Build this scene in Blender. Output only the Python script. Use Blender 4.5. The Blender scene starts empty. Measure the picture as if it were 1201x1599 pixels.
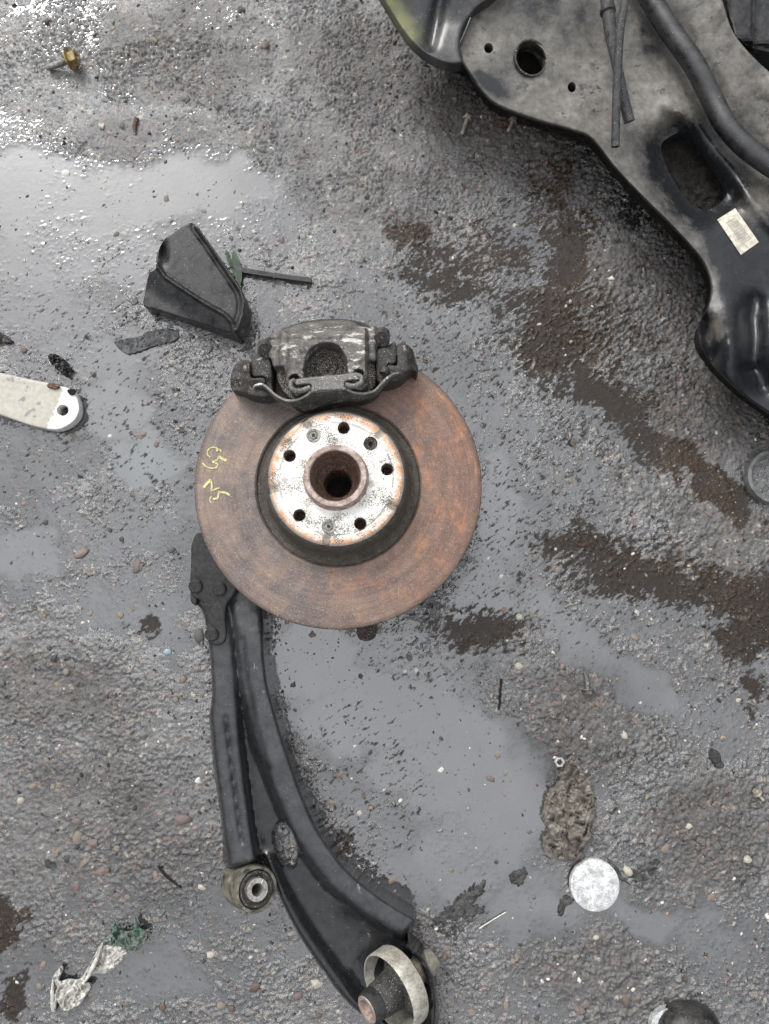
import bpy, bmesh, math, random
import numpy as np
from mathutils import Vector, Matrix
from mathutils.geometry import delaunay_2d_cdt
rad = math.radians
random.seed(7); RNG = np.random.default_rng(11)
scn = bpy.context.scene
COL = scn.collection

# ------------------------------------------------------------------ camera
CAM_H, TILT, FPX, CX, CY = 0.92, rad(6.0), 1200.0, 600.5, 799.5
cd = bpy.data.cameras.new('camera'); cam = bpy.data.objects.new('camera', cd); COL.objects.link(cam)
cd.sensor_fit = 'VERTICAL'; cd.sensor_height = 24.0; cd.lens = 24.0 * FPX / 1599.0
cd.clip_start = 0.01; cd.clip_end = 500.0
cam.location = (0, 0, CAM_H); cam.rotation_euler = (TILT, 0, 0)
scn.camera = cam

# ------------------------------------------------------------------ sky and sun (overcast)
SUN_EL, SUN_AZ = rad(38), rad(-28)          # azimuth from +Y towards +X
w = bpy.data.worlds.new('World'); scn.world = w; w.use_nodes = True
wt = w.node_tree; wt.nodes.clear()
sky = wt.nodes.new('ShaderNodeTexSky'); sky.sky_type = 'NISHITA'; sky.sun_disc = False
sky.sun_elevation = SUN_EL; sky.sun_rotation = SUN_AZ
sky.air_density = 1.0; sky.dust_density = 3.0; sky.ozone_density = 1.0
hs = wt.nodes.new('ShaderNodeHueSaturation'); hs.inputs['Saturation'].default_value = 0.16
tcw = wt.nodes.new('ShaderNodeTexCoord'); sx = wt.nodes.new('ShaderNodeSeparateXYZ')
mr = wt.nodes.new('ShaderNodeMapRange')     # overcast sky: zenith about three times the horizon
mr.inputs[1].default_value = 0.0; mr.inputs[2].default_value = 0.95
mr.inputs[3].default_value = 0.05; mr.inputs[4].default_value = 1.0
mx = wt.nodes.new('ShaderNodeMix'); mx.data_type = 'RGBA'; mx.blend_type = 'MULTIPLY'; mx.inputs[0].default_value = 1.0
bg = wt.nodes.new('ShaderNodeBackground'); bg.inputs['Strength'].default_value = 0.15
wo = wt.nodes.new('ShaderNodeOutputWorld')
L = wt.links.new
L(sky.outputs[0], hs.inputs['Color']); L(tcw.outputs['Generated'], sx.inputs[0]); pw = wt.nodes.new('ShaderNodeMath'); pw.operation = 'POWER'; pw.use_clamp = True; pw.inputs[1].default_value = 1.6
L(sx.outputs[2], pw.inputs[0]); L(pw.outputs[0], mr.inputs[0])
ov = wt.nodes.new('ShaderNodeMix'); ov.data_type = 'RGBA'; ov.inputs[0].default_value = 0.5      # even cloud deck over the clear sky
ov.inputs[7].default_value = (3.36, 3.38, 3.46, 1)
L(hs.outputs[0], ov.inputs[6]); L(ov.outputs[2], mx.inputs[6]); L(mr.outputs[0], mx.inputs[7]); L(mx.outputs[2], bg.inputs[0]); L(bg.outputs[0], wo.inputs[0])
sd = bpy.data.lights.new('sun', 'SUN'); sun = bpy.data.objects.new('sun', sd); COL.objects.link(sun)
sd.energy = 0.55; sd.angle = rad(24); sd.color = (1.0, 0.985, 0.965)
sdir = Vector((math.sin(SUN_AZ) * math.cos(SUN_EL), math.cos(SUN_AZ) * math.cos(SUN_EL), math.sin(SUN_EL)))
sun.rotation_euler = (-sdir).to_track_quat('-Z', 'Y').to_euler()
sun.location = (0, 0, 3)
vs = scn.view_settings; vs.view_transform = 'Standard'; vs.look = 'None'; vs.gamma = 1.0
vs.use_curve_mapping = False; vs.exposure = 0.0
vs.exposure = 2.02

# ------------------------------------------------------------------ pixel to place
ct, st = math.cos(TILT), math.sin(TILT)
def P(px, py, z=0.0):
    u = (px - CX) / FPX; v = -(py - CY) / FPX
    dx, dy, dz = u, v * ct + st, v * st - ct
    t = (z - CAM_H) / dz
    return Vector((dx * t, dy * t, z))
def Pn(px, py, z):
    u = (px - CX) / FPX; v = -(py - CY) / FPX
    dy = v * ct + st; dz = v * st - ct
    t = (z - CAM_H) / dz
    return np.stack([u * t, dy * t, np.broadcast_to(z, np.shape(px)) + 0 * px], -1)
def topx(x, y, z=0.0):
    X, Y, Z = x, y, z - CAM_H
    yc = Y * ct + Z * st; zc = -Y * st + Z * ct
    return CX + FPX * X / -zc, CY - FPX * yc / -zc

# ------------------------------------------------------------------ noise in numpy
def _hash(ix, iy, seed):
    with np.errstate(over='ignore'):
        h = (ix.astype(np.int64) * 374761393 + iy.astype(np.int64) * 668265263 + seed * 974711) & 0xffffffff
        h = ((h ^ (h >> 13)) * 1274126177) & 0xffffffff
        h = ((h ^ (h >> 16)) * 2246822519) & 0xffffffff
        h = h ^ (h >> 15)
    return (h & 0xffffff) / float(0x1000000)
def gnoise(x, y, seed=0):
    x0 = np.floor(x); y0 = np.floor(y); fx = x - x0; fy = y - y0
    u = fx * fx * fx * (fx * (fx * 6 - 15) + 10); v = fy * fy * fy * (fy * (fy * 6 - 15) + 10)
    def g(a, b):
        t = _hash(x0 + a, y0 + b, seed) * 2 * np.pi
        return np.cos(t) * (fx - a) + np.sin(t) * (fy - b)
    n0 = g(0, 0) * (1 - u) + g(1, 0) * u; n1 = g(0, 1) * (1 - u) + g(1, 1) * u
    return 1.5 * (n0 * (1 - v) + n1 * v)
def fbm(x, y, seed=0, octv=4, gain=0.5):
    s = 0; a = 1.0
    for i in range(octv):
        s = s + a * gnoise(x * 2 ** i, y * 2 ** i, seed + 17 * i); a *= gain
    return s
def worley(x, y, seed=0):
    x0 = np.floor(x); y0 = np.floor(y); best = np.full(x.shape, 9.0); cid = np.zeros(x.shape)
    for a in (-1, 0, 1):
        for b in (-1, 0, 1):
            jx = _hash(x0 + a, y0 + b, seed); jy = _hash(x0 + a, y0 + b, seed + 5)
            d = (x0 + a + jx - x) ** 2 + (y0 + b + jy - y) ** 2
            r = _hash(x0 + a, y0 + b, seed + 9)
            m = d < best
            best = np.where(m, d, best); cid = np.where(m, r, cid)
    return np.sqrt(best), cid
def sstep(a, b, x):
    t = np.clip((x - a) / (b - a), 0, 1); return t * t * (3 - 2 * t)

# ------------------------------------------------------------------ materials
def new_mat(name):
    m = bpy.data.materials.new(name); m.use_nodes = True
    nt = m.node_tree
    return m, nt, nt.nodes['Principled BSDF']
def nd(nt, typ, **kw):
    n = nt.nodes.new(typ)
    for k, v in kw.items():
        if k.startswith('i_'):
            n.inputs[int(k[2:])].default_value = v
        else: setattr(n, k, v)
    return n
def oco(nt): return nd(nt, 'ShaderNodeTexCoord').outputs['Object']
def n_noise(nt, scale, detail=4, rough=0.55, vec=None, dist=0.0):
    n = nd(nt, 'ShaderNodeTexNoise'); n.inputs['Scale'].default_value = scale; n.inputs['Detail'].default_value = detail
    n.inputs['Roughness'].default_value = rough; n.inputs['Distortion'].default_value = dist
    nt.links.new(vec if vec is not None else oco(nt), n.inputs['Vector'])
    return n.outputs[0]
def n_ramp(nt, fac, stops):
    r = nd(nt, 'ShaderNodeValToRGB'); cr = r.color_ramp
    while len(cr.elements) < len(stops): cr.elements.new(0.5)
    for e, (p, c) in zip(cr.elements, stops):
        e.position = p; e.color = (c, c, c, 1) if not isinstance(c, tuple) else (*c, 1)
    nt.links.new(fac, r.inputs[0]); return r.outputs[0]
def setin(nt, sock, v):
    if isinstance(v, bpy.types.NodeSocket): nt.links.new(v, sock)
    elif isinstance(v, tuple): sock.default_value = (*v, 1) if len(v) == 3 and len(sock.default_value) == 4 else v
    else: sock.default_value = v
def n_mix(nt, fac, a, b, blend='MIX'):
    n = nd(nt, 'ShaderNodeMix', data_type='RGBA', blend_type=blend)
    setin(nt, n.inputs[0], fac); setin(nt, n.inputs[6], a); setin(nt, n.inputs[7], b)
    return n.outputs[2]
def n_math(nt, op, a, b=0.0, c=0.0):
    n = nd(nt, 'ShaderNodeMath', operation=op)
    setin(nt, n.inputs[0], a); setin(nt, n.inputs[1], b); setin(nt, n.inputs[2], c)
    return n.outputs[0]
def n_map(nt, vec, scale=(1, 1, 1), rot=(0, 0, 0), loc=(0, 0, 0)):
    n = nd(nt, 'ShaderNodeMapping'); n.inputs['Scale'].default_value = scale
    n.inputs['Rotation'].default_value = rot; n.inputs['Location'].default_value = loc
    nt.links.new(vec, n.inputs[0]); return n.outputs[0]
def n_bump(nt, bs, h, strength=0.4, dist=0.001):
    b = nd(nt, 'ShaderNodeBump'); b.inputs['Strength'].default_value = strength; b.inputs['Distance'].default_value = dist
    nt.links.new(h, b.inputs['Height']); nt.links.new(b.outputs[0], bs.inputs['Normal'])
def n_attr(nt, name, out='Color'):
    return nd(nt, 'ShaderNodeAttribute', attribute_name=name).outputs[out]

def grimy(name, base, dirt, amount=0.4, speck=0.15, rough=0.45, metal=0.0, scale=60, speckcol=(0.45, 0.43, 0.4),
          bump=0.35, streak=None, dirt2=None, rough2=None, mask=None, fine=900):
    """a worn surface: base colour, patches of dirt, fine light specks, optional streaks of bare metal"""
    m, nt, bs = new_mat(name)
    co = oco(nt)
    nz = n_noise(nt, scale, 6, 0.65, co)
    lo = 0.62 - amount * 0.35
    fac = n_ramp(nt, nz, [(lo - 0.12, 0.0), (lo + 0.12, 1.0)])
    if mask: fac = n_math(nt, 'MULTIPLY', fac, n_attr(nt, mask, 'Fac'))
    c = n_mix(nt, fac, base, dirt)
    if dirt2:
        n2 = n_noise(nt, scale * 0.45, 5, 0.6, n_map(nt, co, loc=(3.1, 1.7, .4)))
        c = n_mix(nt, n_ramp(nt, n2, [(0.52, 0.0), (0.66, 0.9)]), c, dirt2)
    var = n_noise(nt, scale * 5, 3, 0.6, co)
    c = n_mix(nt, 1.0, c, n_ramp(nt, var, [(0.25, 0.62), (0.75, 1.3)]), 'MULTIPLY')
    rg = n_mix(nt, fac, (rough,) * 3, ((rough2 if rough2 else min(0.85, rough + 0.3)),) * 3)
    me = metal
    if streak:
        col, sc, thr = streak
        s = n_noise(nt, 55, 7, 0.75, n_map(nt, co, scale=sc))
        sf = n_ramp(nt, s, [(thr, 0.0), (thr + 0.04, 1.0)])
        c = n_mix(nt, sf, c, col)
    if speck > 0:
        sp = n_noise(nt, fine, 1, 0.5, co)
        spf = n_ramp(nt, sp, [(0.80 - speck * 0.5, 0.0), (0.84 - speck * 0.5, 1.0)])
        c = n_mix(nt, spf, c, speckcol)
    nt.links.new(c, bs.inputs['Base Color']); nt.links.new(rg, bs.inputs['Roughness'])
    bs.inputs['Metallic'].default_value = me
    h = n_noise(nt, scale * 9, 4, 0.7, co)
    n_bump(nt, bs, n_math(nt, 'ADD', h, n_math(nt, 'MULTIPLY', nz, 1.2)), bump, 0.0012)
    return m

MT = {}
MT['black_iron'] = grimy('worn_black_iron', (0.04, 0.039, 0.037), (0.14, 0.13, 0.118), 0.45, 0.2, 0.42, 0.15, 70,
                         streak=((0.48, 0.46, 0.43), (1.0, 2.6, 1.0), 0.56), bump=0.5)
MT['black_bracket'] = grimy('dusty_black_iron', (0.022, 0.021, 0.021), (0.062, 0.057, 0.052), 0.4, 0.22, 0.4, 0.15, 80,
                            streak=((0.42, 0.40, 0.37), (1.5, 2.0, 1.0), 0.60), bump=0.4)
MT['pad'] = grimy('granular_dark_iron', (0.025, 0.022, 0.019), (0.09, 0.075, 0.06), 0.5, 0.5, 0.7, 0.0, 160, bump=0.9)
MT['spring_steel'] = grimy('scuffed_spring_steel', (0.085, 0.085, 0.083), (0.16, 0.155, 0.145), 0.45, 0.3, 0.35, 0.5, 120,
                           streak=((0.6, 0.58, 0.55), (1, 1, 1), 0.60))
MT['arm'] = grimy('black_painted_steel', (0.014, 0.0145, 0.0155), (0.042, 0.043, 0.046), 0.66, 0.09, 0.16, 0.0, 22, bump=0.16, mask='dust', rough2=0.26, streak=((0.16, 0.165, 0.165), (1.2, .5, 1.0), 0.645))
MT['arm_plate'] = grimy('dull_black_steel', (0.015, 0.015, 0.016), (0.04, 0.04, 0.039), 0.5, 0.12, 0.42, 0.1, 50, bump=0.3)
MT['rubber'] = grimy('black_rubber', (0.018, 0.018, 0.018), (0.06, 0.058, 0.054), 0.35, 0.25, 0.42, 0.0, 120, bump=0.3)
MT['hose'] = grimy('matt_black_rubber_hose', (0.03, 0.031, 0.033), (0.07, 0.07, 0.07), 0.4, 0.2, 0.38, 0.0, 150, bump=0.25)
MT['plastic'] = grimy('wet_black_plastic', (0.012, 0.0125, 0.014), (0.04, 0.04, 0.04), 0.42, 0.14, 0.2, 0.0, 60, bump=0.2)
MT['zinc'] = grimy('dull_zinc_plate', (0.52, 0.50, 0.43), (0.30, 0.27, 0.21), 0.4, 0.2, 0.38, 0.75, 140, bump=0.25)
MT['bushring'] = grimy('pale_metal_band', (0.56, 0.54, 0.48), (0.30, 0.28, 0.23), 0.42, 0.2, 0.4, 0.3, 90, bump=0.3)
MT['steel'] = grimy('bare_steel', (0.55, 0.54, 0.52), (0.28, 0.25, 0.22), 0.35, 0.2, 0.3, 0.85, 200, bump=0.25)
MT['yellow_zinc'] = grimy('yellow_zinc_steel', (0.55, 0.44, 0.22), (0.20, 0.15, 0.09), 0.35, 0.1, 0.28, 0.85, 200, bump=0.2)
MT['rust'] = grimy('brown_rust', (0.16, 0.075, 0.045), (0.08, 0.045, 0.032), 0.5, 0.3, 0.7, 0.1, 160, bump=0.6)
MT['dark_rust'] = grimy('dark_rusty_iron', (0.07, 0.042, 0.03), (0.03, 0.024, 0.02), 0.5, 0.3, 0.75, 0.1, 160, bump=0.6)
MT['void'] = grimy('grime_and_shade_black', (0.012, 0.011, 0.01), (0.03, 0.027, 0.024), 0.4, 0.1, 0.8, 0, 90)  # black dirt; also painted shade under the subframe panel
MT['cap'] = grimy('scuffed_light_alloy', (0.72, 0.74, 0.75), (0.40, 0.40, 0.39), 0.38, 0.2, 0.45, 0.35, 110, speckcol=(0.12, 0.11, 0.1), bump=0.3, fine=600)
MT['bar'] = grimy('oily_black_bar', (0.009, 0.009, 0.011), (0.03, 0.03, 0.03), 0.4, 0.1, 0.13, 0.0, 60, bump=0.25, streak=((0.4, 0.38, 0.34), (1, 1, 1), 0.66))
MT['eye'] = grimy('worn_black_eye', (0.03, 0.03, 0.03), (0.24, 0.22, 0.17), 0.36, 0.15, 0.38, 0.3, 60, bump=0.3)
MT['ring'] = grimy('grey_plastic_ring', (0.17, 0.18, 0.18), (0.09, 0.09, 0.086), 0.4, 0.2, 0.5, 0.0, 120, bump=0.3)
MT['cloth'] = grimy('filthy_cloth', (0.26, 0.235, 0.20), (0.12, 0.108, 0.09), 0.4, 0.15, 0.5, 0.0, 70, bump=0.7)
MT['film'] = grimy('grimy_clear_film', (0.66, 0.65, 0.60), (0.30, 0.29, 0.26), 0.4, 0.1, 0.3, 0.0, 60, bump=0.4)
MT['green'] = grimy('dark_green_film', (0.035, 0.095, 0.066), (0.15, 0.175, 0.155), 0.5, 0.1, 0.25, 0.0, 90, bump=0.3)
MT['leaf'] = grimy('green_leaf', (0.02, 0.065, 0.02), (0.012, 0.04, 0.012), 0.4, 0.05, 0.35, 0, 150, bump=0.2)
MT['leaf_pale'] = grimy('leaf_underside', (0.11, 0.145, 0.10), (0.06, 0.09, 0.06), 0.4, 0.05, 0.45, 0, 150, bump=0.2)
MT['bark'] = grimy('grey_rotten_wood', (0.13, 0.133, 0.138), (0.05, 0.05, 0.05), 0.5, 0.15, 0.35, 0, 120, bump=0.9)
MT['boot'] = grimy('glossy_black_rubber', (0.012, 0.012, 0.012), (0.05, 0.048, 0.045), 0.3, 0.15, 0.25, 0, 60)

for k_, v_ in (('arm', .42), ('plastic', .3), ('void', .1), ('bar', .7), ('rubber', .3), ('hose', .3), ('boot', .4), ('arm_plate', .25), ('black_bracket', .3), ('pad', .2)):
    MT[k_].node_tree.nodes['Principled BSDF'].inputs['Specular IOR Level'].default_value = v_
# brake disc: brown-grey rust film, turned marks, orange blooms
m, nt, bs = new_mat('rusty_disc_iron'); co = oco(nt)
sep = nd(nt, 'ShaderNodeSeparateXYZ'); nt.links.new(co, sep.inputs[0])
rr = n_math(nt, 'SQRT', n_math(nt, 'ADD', n_math(nt, 'MULTIPLY', sep.outputs[0], sep.outputs[0]), n_math(nt, 'MULTIPLY', sep.outputs[1], sep.outputs[1])))
ang = n_math(nt, 'ARCTAN2', sep.outputs[1], sep.outputs[0])
cmb = nd(nt, 'ShaderNodeCombineXYZ'); nt.links.new(rr, cmb.inputs[0]); nt.links.new(n_math(nt, 'MULTIPLY', ang, 0.006), cmb.inputs[1])
rings = n_noise(nt, 420, 4, 0.7, cmb.outputs[0])
big = n_noise(nt, 17, 6, 0.65, co)
c = n_mix(nt, n_ramp(nt, big, [(0.40, 0.0), (0.58, 1.0)]), (0.112, 0.093, 0.089), (0.195, 0.142, 0.112))
side = n_math(nt, 'MULTIPLY_ADD', sep.outputs[0], 3.6, 0.46)           # the film is redder on one half of the disc
c = n_mix(nt, n_ramp(nt, side, [(0.25, 0.0), (0.95, 0.7)]), c, (0.165, 0.08, 0.052))
bl = n_noise(nt, 38, 6, 0.7, n_map(nt, co, scale=(1.5, 0.8, 1), rot=(0, 0, 0.5)))
blf = n_math(nt, 'MULTIPLY', n_ramp(nt, bl, [(0.50, 0.0), (0.66, 1.0)]), n_ramp(nt, side, [(0.3, 0.06), (0.75, 1.0)]))
c = n_mix(nt, n_math(nt, 'MULTIPLY', blf, 0.55), c, (0.40, 0.165, 0.07))
cr1 = nd(nt, 'ShaderNodeCombineXYZ'); nt.links.new(rr, cr1.inputs[0]); nt.links.new(n_math(nt, 'MULTIPLY', ang, 0.012), cr1.inputs[1])
c = n_mix(nt, 0.8, c, n_ramp(nt, n_noise(nt, 95, 3, 0.6, cr1.outputs[0]), [(0.3, 0.72), (0.7, 1.22)]), 'MULTIPLY')
c = n_mix(nt, n_ramp(nt, n_math(nt, 'MULTIPLY', rr, 5.0), [(0.735, 0.0), (0.75, 0.7)]), c, (0.07, 0.048, 0.038))
c = n_mix(nt, 0.5, c, n_ramp(nt, rings, [(0.3, 0.6), (0.7, 1.3)]), 'MULTIPLY')
mot = n_noise(nt, 130, 6, 0.75, co)
c = n_mix(nt, 0.9, c, n_ramp(nt, mot, [(0.3, 0.74), (0.7, 1.25)]), 'MULTIPLY')
g = n_noise(nt, 700, 2, 0.6, co)
c = n_mix(nt, n_ramp(nt, g, [(0.61, 0.0), (0.69, 0.55)]), c, (0.42, 0.33, 0.26))
c = n_mix(nt, n_ramp(nt, g, [(0.32, 0.7), (0.41, 0.0)]), c, (0.055, 0.038, 0.032))
sc = n_noise(nt, 30, 2, 0.5, n_map(nt, co, scale=(9, 0.5, 1), rot=(0, 0, 0.75)))
c = n_mix(nt, n_ramp(nt, sc, [(0.74, 0.0), (0.755, 0.4)]), c, (0.5, 0.36, 0.27))
nt.links.new(c, bs.inputs['Base Color']); bs.inputs['Roughness'].default_value = 0.5; bs.inputs['Metallic'].default_value = 0.15
n_bump(nt, bs, n_math(nt, 'ADD', g, rings), 0.3, 0.0006)
MT['disc'] = m
# hat of the disc: dark gritty wall
MT['hat'] = grimy('sooty_gritty_iron', (0.035, 0.031, 0.027), (0.085, 0.074, 0.06), 0.4, 0.3, 0.6, 0.0, 130, speckcol=(0.22, 0.19, 0.15), bump=0.7)
# mounting face: flaking silver paint with a rust-stained outer band and black pits
m, nt, bs = new_mat('flaking_silver_paint'); co = oco(nt)
sep = nd(nt, 'ShaderNodeSeparateXYZ'); nt.links.new(co, sep.inputs[0])
rr = n_math(nt, 'SQRT', n_math(nt, 'ADD', n_math(nt, 'MULTIPLY', sep.outputs[0], sep.outputs[0]), n_math(nt, 'MULTIPLY', sep.outputs[1], sep.outputs[1])))
wob = n_noise(nt, 90, 4, 0.6, co)
r2 = n_math(nt, 'MULTIPLY_ADD', wob, 0.006, rr)
c = n_mix(nt, n_ramp(nt, wob, [(0.35, 0.0), (0.65, 1.0)]), (0.80, 0.80, 0.77), (0.62, 0.60, 0.55))
band = n_ramp(nt, n_math(nt, 'MULTIPLY', r2, 10.0), [(0.628, 0.0), (0.655, 0.65), (0.685, 1.0), (0.715, 0.7)])
c = n_mix(nt, n_math(nt, 'MULTIPLY', band, n_ramp(nt, n_noise(nt, 160, 4, 0.6, co), [(0.34, 0.35), (0.58, 1.0)])), c, (0.52, 0.22, 0.08))
ang = n_math(nt, 'ARCTAN2', sep.outputs[1], sep.outputs[0])
sect = n_math(nt, 'ABSOLUTE', n_math(nt, 'SUBTRACT', n_math(nt, 'FRACT', n_math(nt, 'MULTIPLY_ADD', ang, 5 / (2 * math.pi), 10.5 - 118 / 72)), 0.5))
gapf = n_math(nt, 'MULTIPLY', n_math(nt, 'LESS_THAN', n_math(nt, 'MULTIPLY_ADD', n_noise(nt, 220, 4, 0.7, co), 0.07, sect), 0.085), n_math(nt, 'GREATER_THAN', r2, 0.0615))
c = n_mix(nt, n_math(nt, 'MULTIPLY', gapf, 0.85), c, (0.16, 0.15, 0.12))
rim = n_ramp(nt, n_math(nt, 'MULTIPLY', rr, 10.0), [(0.655, 0.0), (0.675, 0.8)])
c = n_mix(nt, rim, c, (0.16, 0.145, 0.125))
thin = n_ramp(nt, n_math(nt, 'MULTIPLY', rr, 10.0), [(0.565, 0.0), (0.572, 0.7), (0.583, 0.7), (0.59, 0.0)])
c = n_mix(nt, n_math(nt, 'MULTIPLY', thin, n_ramp(nt, n_noise(nt, 60, 3, 0.6, co), [(0.42, 0.0), (0.56, 1.0)])), c, (0.16, 0.12, 0.08))
pit = n_noise(nt, 900, 3, 0.6, co); pc = n_noise(nt, 42, 4, 0.6, n_map(nt, co, loc=(.3, .8, 0)))
pf = n_ramp(nt, n_math(nt, 'ADD', pit, n_math(nt, 'MULTIPLY', pc, 0.75)), [(0.925, 0.0), (0.985, 1.0)])
c = n_mix(nt, n_math(nt, 'MULTIPLY', pf, 0.92), c, (0.07, 0.06, 0.045))
gm = n_noise(nt, 55, 5, 0.6, n_map(nt, co, loc=(1.3, .2, 0)))
c = n_mix(nt, n_ramp(nt, gm, [(0.56, 0.0), (0.70, 0.8)]), c, (0.27, 0.235, 0.18))
nt.links.new(c, bs.inputs['Base Color']); bs.inputs['Roughness'].default_value = 0.42; bs.inputs['Metallic'].default_value = 0.1
n_bump(nt, bs, n_math(nt, 'SUBTRACT', wob, pf), 0.25, 0.0006)
MT['face'] = m
MT['hub'] = grimy('rusted_hub_steel', (0.48, 0.41, 0.38), (0.28, 0.20, 0.165), 0.5, 0.3, 0.42, 0.4, 120, bump=0.45)
MT['bore'] = grimy('rusty_bore', (0.26, 0.125, 0.08), (0.10, 0.06, 0.045), 0.5, 0.35, 0.6, 0.1, 170, bump=0.8)
MT['chalk'] = grimy('yellow_paint_marker', (0.66, 0.66, 0.30), (0.42, 0.39, 0.20), 0.4, 0.0, 0.7, 0, 300, bump=0.2)
MT['screw'] = grimy('grey_screw_steel', (0.34, 0.34, 0.32), (0.15, 0.14, 0.12), 0.4, 0.2, 0.4, 0.4, 260)

# subframe: black paint under beige-grey road dust (mask from where dust settled)
m, nt, bs = new_mat('dusty_black_subframe_paint'); co = oco(nt)
du = n_attr(nt, 'dust', 'Fac')
nz = n_noise(nt, 26, 7, 0.7, co)
f = n_ramp(nt, n_math(nt, 'ADD', n_math(nt, 'MULTIPLY_ADD', nz, 0.55, 0.225), n_math(nt, 'MULTIPLY_ADD', du, 0.55, -0.37)), [(0.38, 0.0), (0.64, 1.0)])
c = n_mix(nt, f, (0.014, 0.015, 0.017), (0.19, 0.178, 0.158))
c = n_mix(nt, 1.0, c, n_ramp(nt, n_noise(nt, 130, 5, 0.65, co), [(0.28, 0.6), (0.72, 1.25)]), 'MULTIPLY')
fl = n_noise(nt, 70, 5, 0.75, n_map(nt, co, loc=(2, 5, 1)))
c = n_mix(nt, n_math(nt, 'MULTIPLY', n_ramp(nt, fl, [(0.59, 0.0), (0.63, 0.9)]), n_ramp(nt, du, [(0.5, 0.0), (0.8, 1.0)])), c, (0.03, 0.03, 0.03))
sp = n_noise(nt, 520, 3, 0.6, co)
c = n_mix(nt, n_ramp(nt, sp, [(0.71, 0.0), (0.76, 0.6)]), c, (0.55, 0.52, 0.46))
nt.links.new(c, bs.inputs['Base Color'])
nt.links.new(n_mix(nt, f, (0.22,) * 3, (0.5,) * 3), bs.inputs['Roughness'])
n_bump(nt, bs, n_math(nt, 'ADD', nz, n_noise(nt, 260, 4, 0.7, co)), 0.28, 0.0014)
bs.inputs['Specular IOR Level'].default_value = 0.35
MT['subframe'] = m
m, nt, bs = new_mat('stained_black_flange'); co = oco(nt)
ye = n_attr(nt, 'stain', 'Fac')
nz = n_noise(nt, 40, 5, 0.65, co)
c = n_mix(nt, n_ramp(nt, nz, [(0.5, 0.0), (0.75, 0.8)]), (0.022, 0.023, 0.026), (0.085, 0.08, 0.072))
c = n_mix(nt, n_math(nt, 'MULTIPLY', ye, n_ramp(nt, nz, [(0.3, 0.25), (0.6, 1.0)])), c, (0.17, 0.175, 0.085))
sp = n_noise(nt, 500, 2, 0.5, co)
c = n_mix(nt, n_ramp(nt, sp, [(0.71, 0.0), (0.73, 0.8)]), c, (0.4, 0.38, 0.34))
nt.links.new(c, bs.inputs['Base Color']); bs.inputs['Roughness'].default_value = 0.3
n_bump(nt, bs, nz, 0.3, 0.001)
MT['flange'] = m
# bar code sticker
m, nt, bs = new_mat('bar_code_print'); co = oco(nt)
sep = nd(nt, 'ShaderNodeSeparateXYZ'); nt.links.new(co, sep.inputs[0])
cmb = nd(nt, 'ShaderNodeCombineXYZ'); nt.links.new(sep.outputs[0], cmb.inputs[0])
bars = n_noise(nt, 1500, 1, 0.4, cmb.outputs[0])
bf = n_ramp(nt, bars, [(0.47, 0.0), (0.52, 0.85)])
ax = n_math(nt, 'ABSOLUTE', sep.outputs[0])
inx = n_math(nt, 'LESS_THAN', ax, 0.0165)
ys = n_math(nt, 'LESS_THAN', n_math(nt, 'ABSOLUTE', n_math(nt, 'ADD', sep.outputs[1], -0.001)), 0.0068)
c = n_mix(nt, n_math(nt, 'MULTIPLY', bf, n_math(nt, 'MULTIPLY', inx, ys)), (0.56, 0.53, 0.44), (0.10, 0.09, 0.08))
nz = n_noise(nt, 160, 5, 0.65, co)
c = n_mix(nt, n_ramp(nt, nz, [(0.42, 0.0), (0.66, 0.85)]), c, (0.24, 0.22, 0.18))
nt.links.new(c, bs.inputs['Base Color']); bs.inputs['Roughness'].default_value = 0.5
MT['sticker'] = m
# painted bar with bare end
m, nt, bs = new_mat('chipped_beige_paint'); co = oco(nt)
ba = n_attr(nt, 'bare', 'Fac'); nz = n_noise(nt, 55, 6, 0.7, co)
fb = n_ramp(nt, n_math(nt, 'ADD', ba, n_math(nt, 'MULTIPLY_ADD', nz, 1.6, -0.8)), [(0.47, 0.0), (0.54, 1.0)])
c = n_mix(nt, n_ramp(nt, n_noise(nt, 220, 4, 0.6, co), [(0.3, 0.0), (0.7, 1.0)]), (0.33, 0.31, 0.26), (0.43, 0.41, 0.355))
ch = n_noise(nt, 34, 5, 0.65, n_map(nt, co, loc=(1, 2, 0)))
c = n_mix(nt, n_ramp(nt, ch, [(0.59, 0.0), (0.605, 1.0)]), c, (0.22, 0.21, 0.195))
c = n_mix(nt, fb, c, n_ramp(nt, n_noise(nt, 300, 4, 0.7, co), [(0.3, 0.45), (0.6, 0.8)]))
nt.links.new(c, bs.inputs['Base Color']); bs.inputs['Roughness'].default_value = 0.45
n_bump(nt, bs, nz, 0.2, 0.0008)
MT['beige'] = m
# ground and water
m, nt, bs = new_mat('wet_gritty_concrete'); co = oco(nt)
c = n_attr(nt, 'tint')
fn = n_noise(nt, 380, 7, 0.82, co)
c = n_mix(nt, 1.0, c, n_ramp(nt, fn, [(0.30, 0.22), (0.5, 0.85), (0.70, 2.0)]), 'MULTIPLY')
pt = n_noise(nt, 260, 5, 0.8, n_map(nt, co, loc=(.7, .3, 0)))
c = n_mix(nt, n_ramp(nt, pt, [(0.38, 0.92), (0.43, 0.0)]), c, (0.016, 0.017, 0.016))
pk = n_noise(nt, 620, 1, 0.5, co)
c = n_mix(nt, n_ramp(nt, pk, [(0.735, 0.0), (0.75, 0.9)]), c, (0.42, 0.39, 0.35))
nt.links.new(c, bs.inputs['Base Color'])
nt.links.new(n_attr(nt, 'gloss', 'Fac'), bs.inputs['Roughness'])
nt.links.new(n_attr(nt, 'film', 'Fac'), bs.inputs['IOR'])
n_bump(nt, bs, n_noise(nt, 700, 4, 0.65, co), 0.75, 0.0016)
MT['ground'] = m
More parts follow.
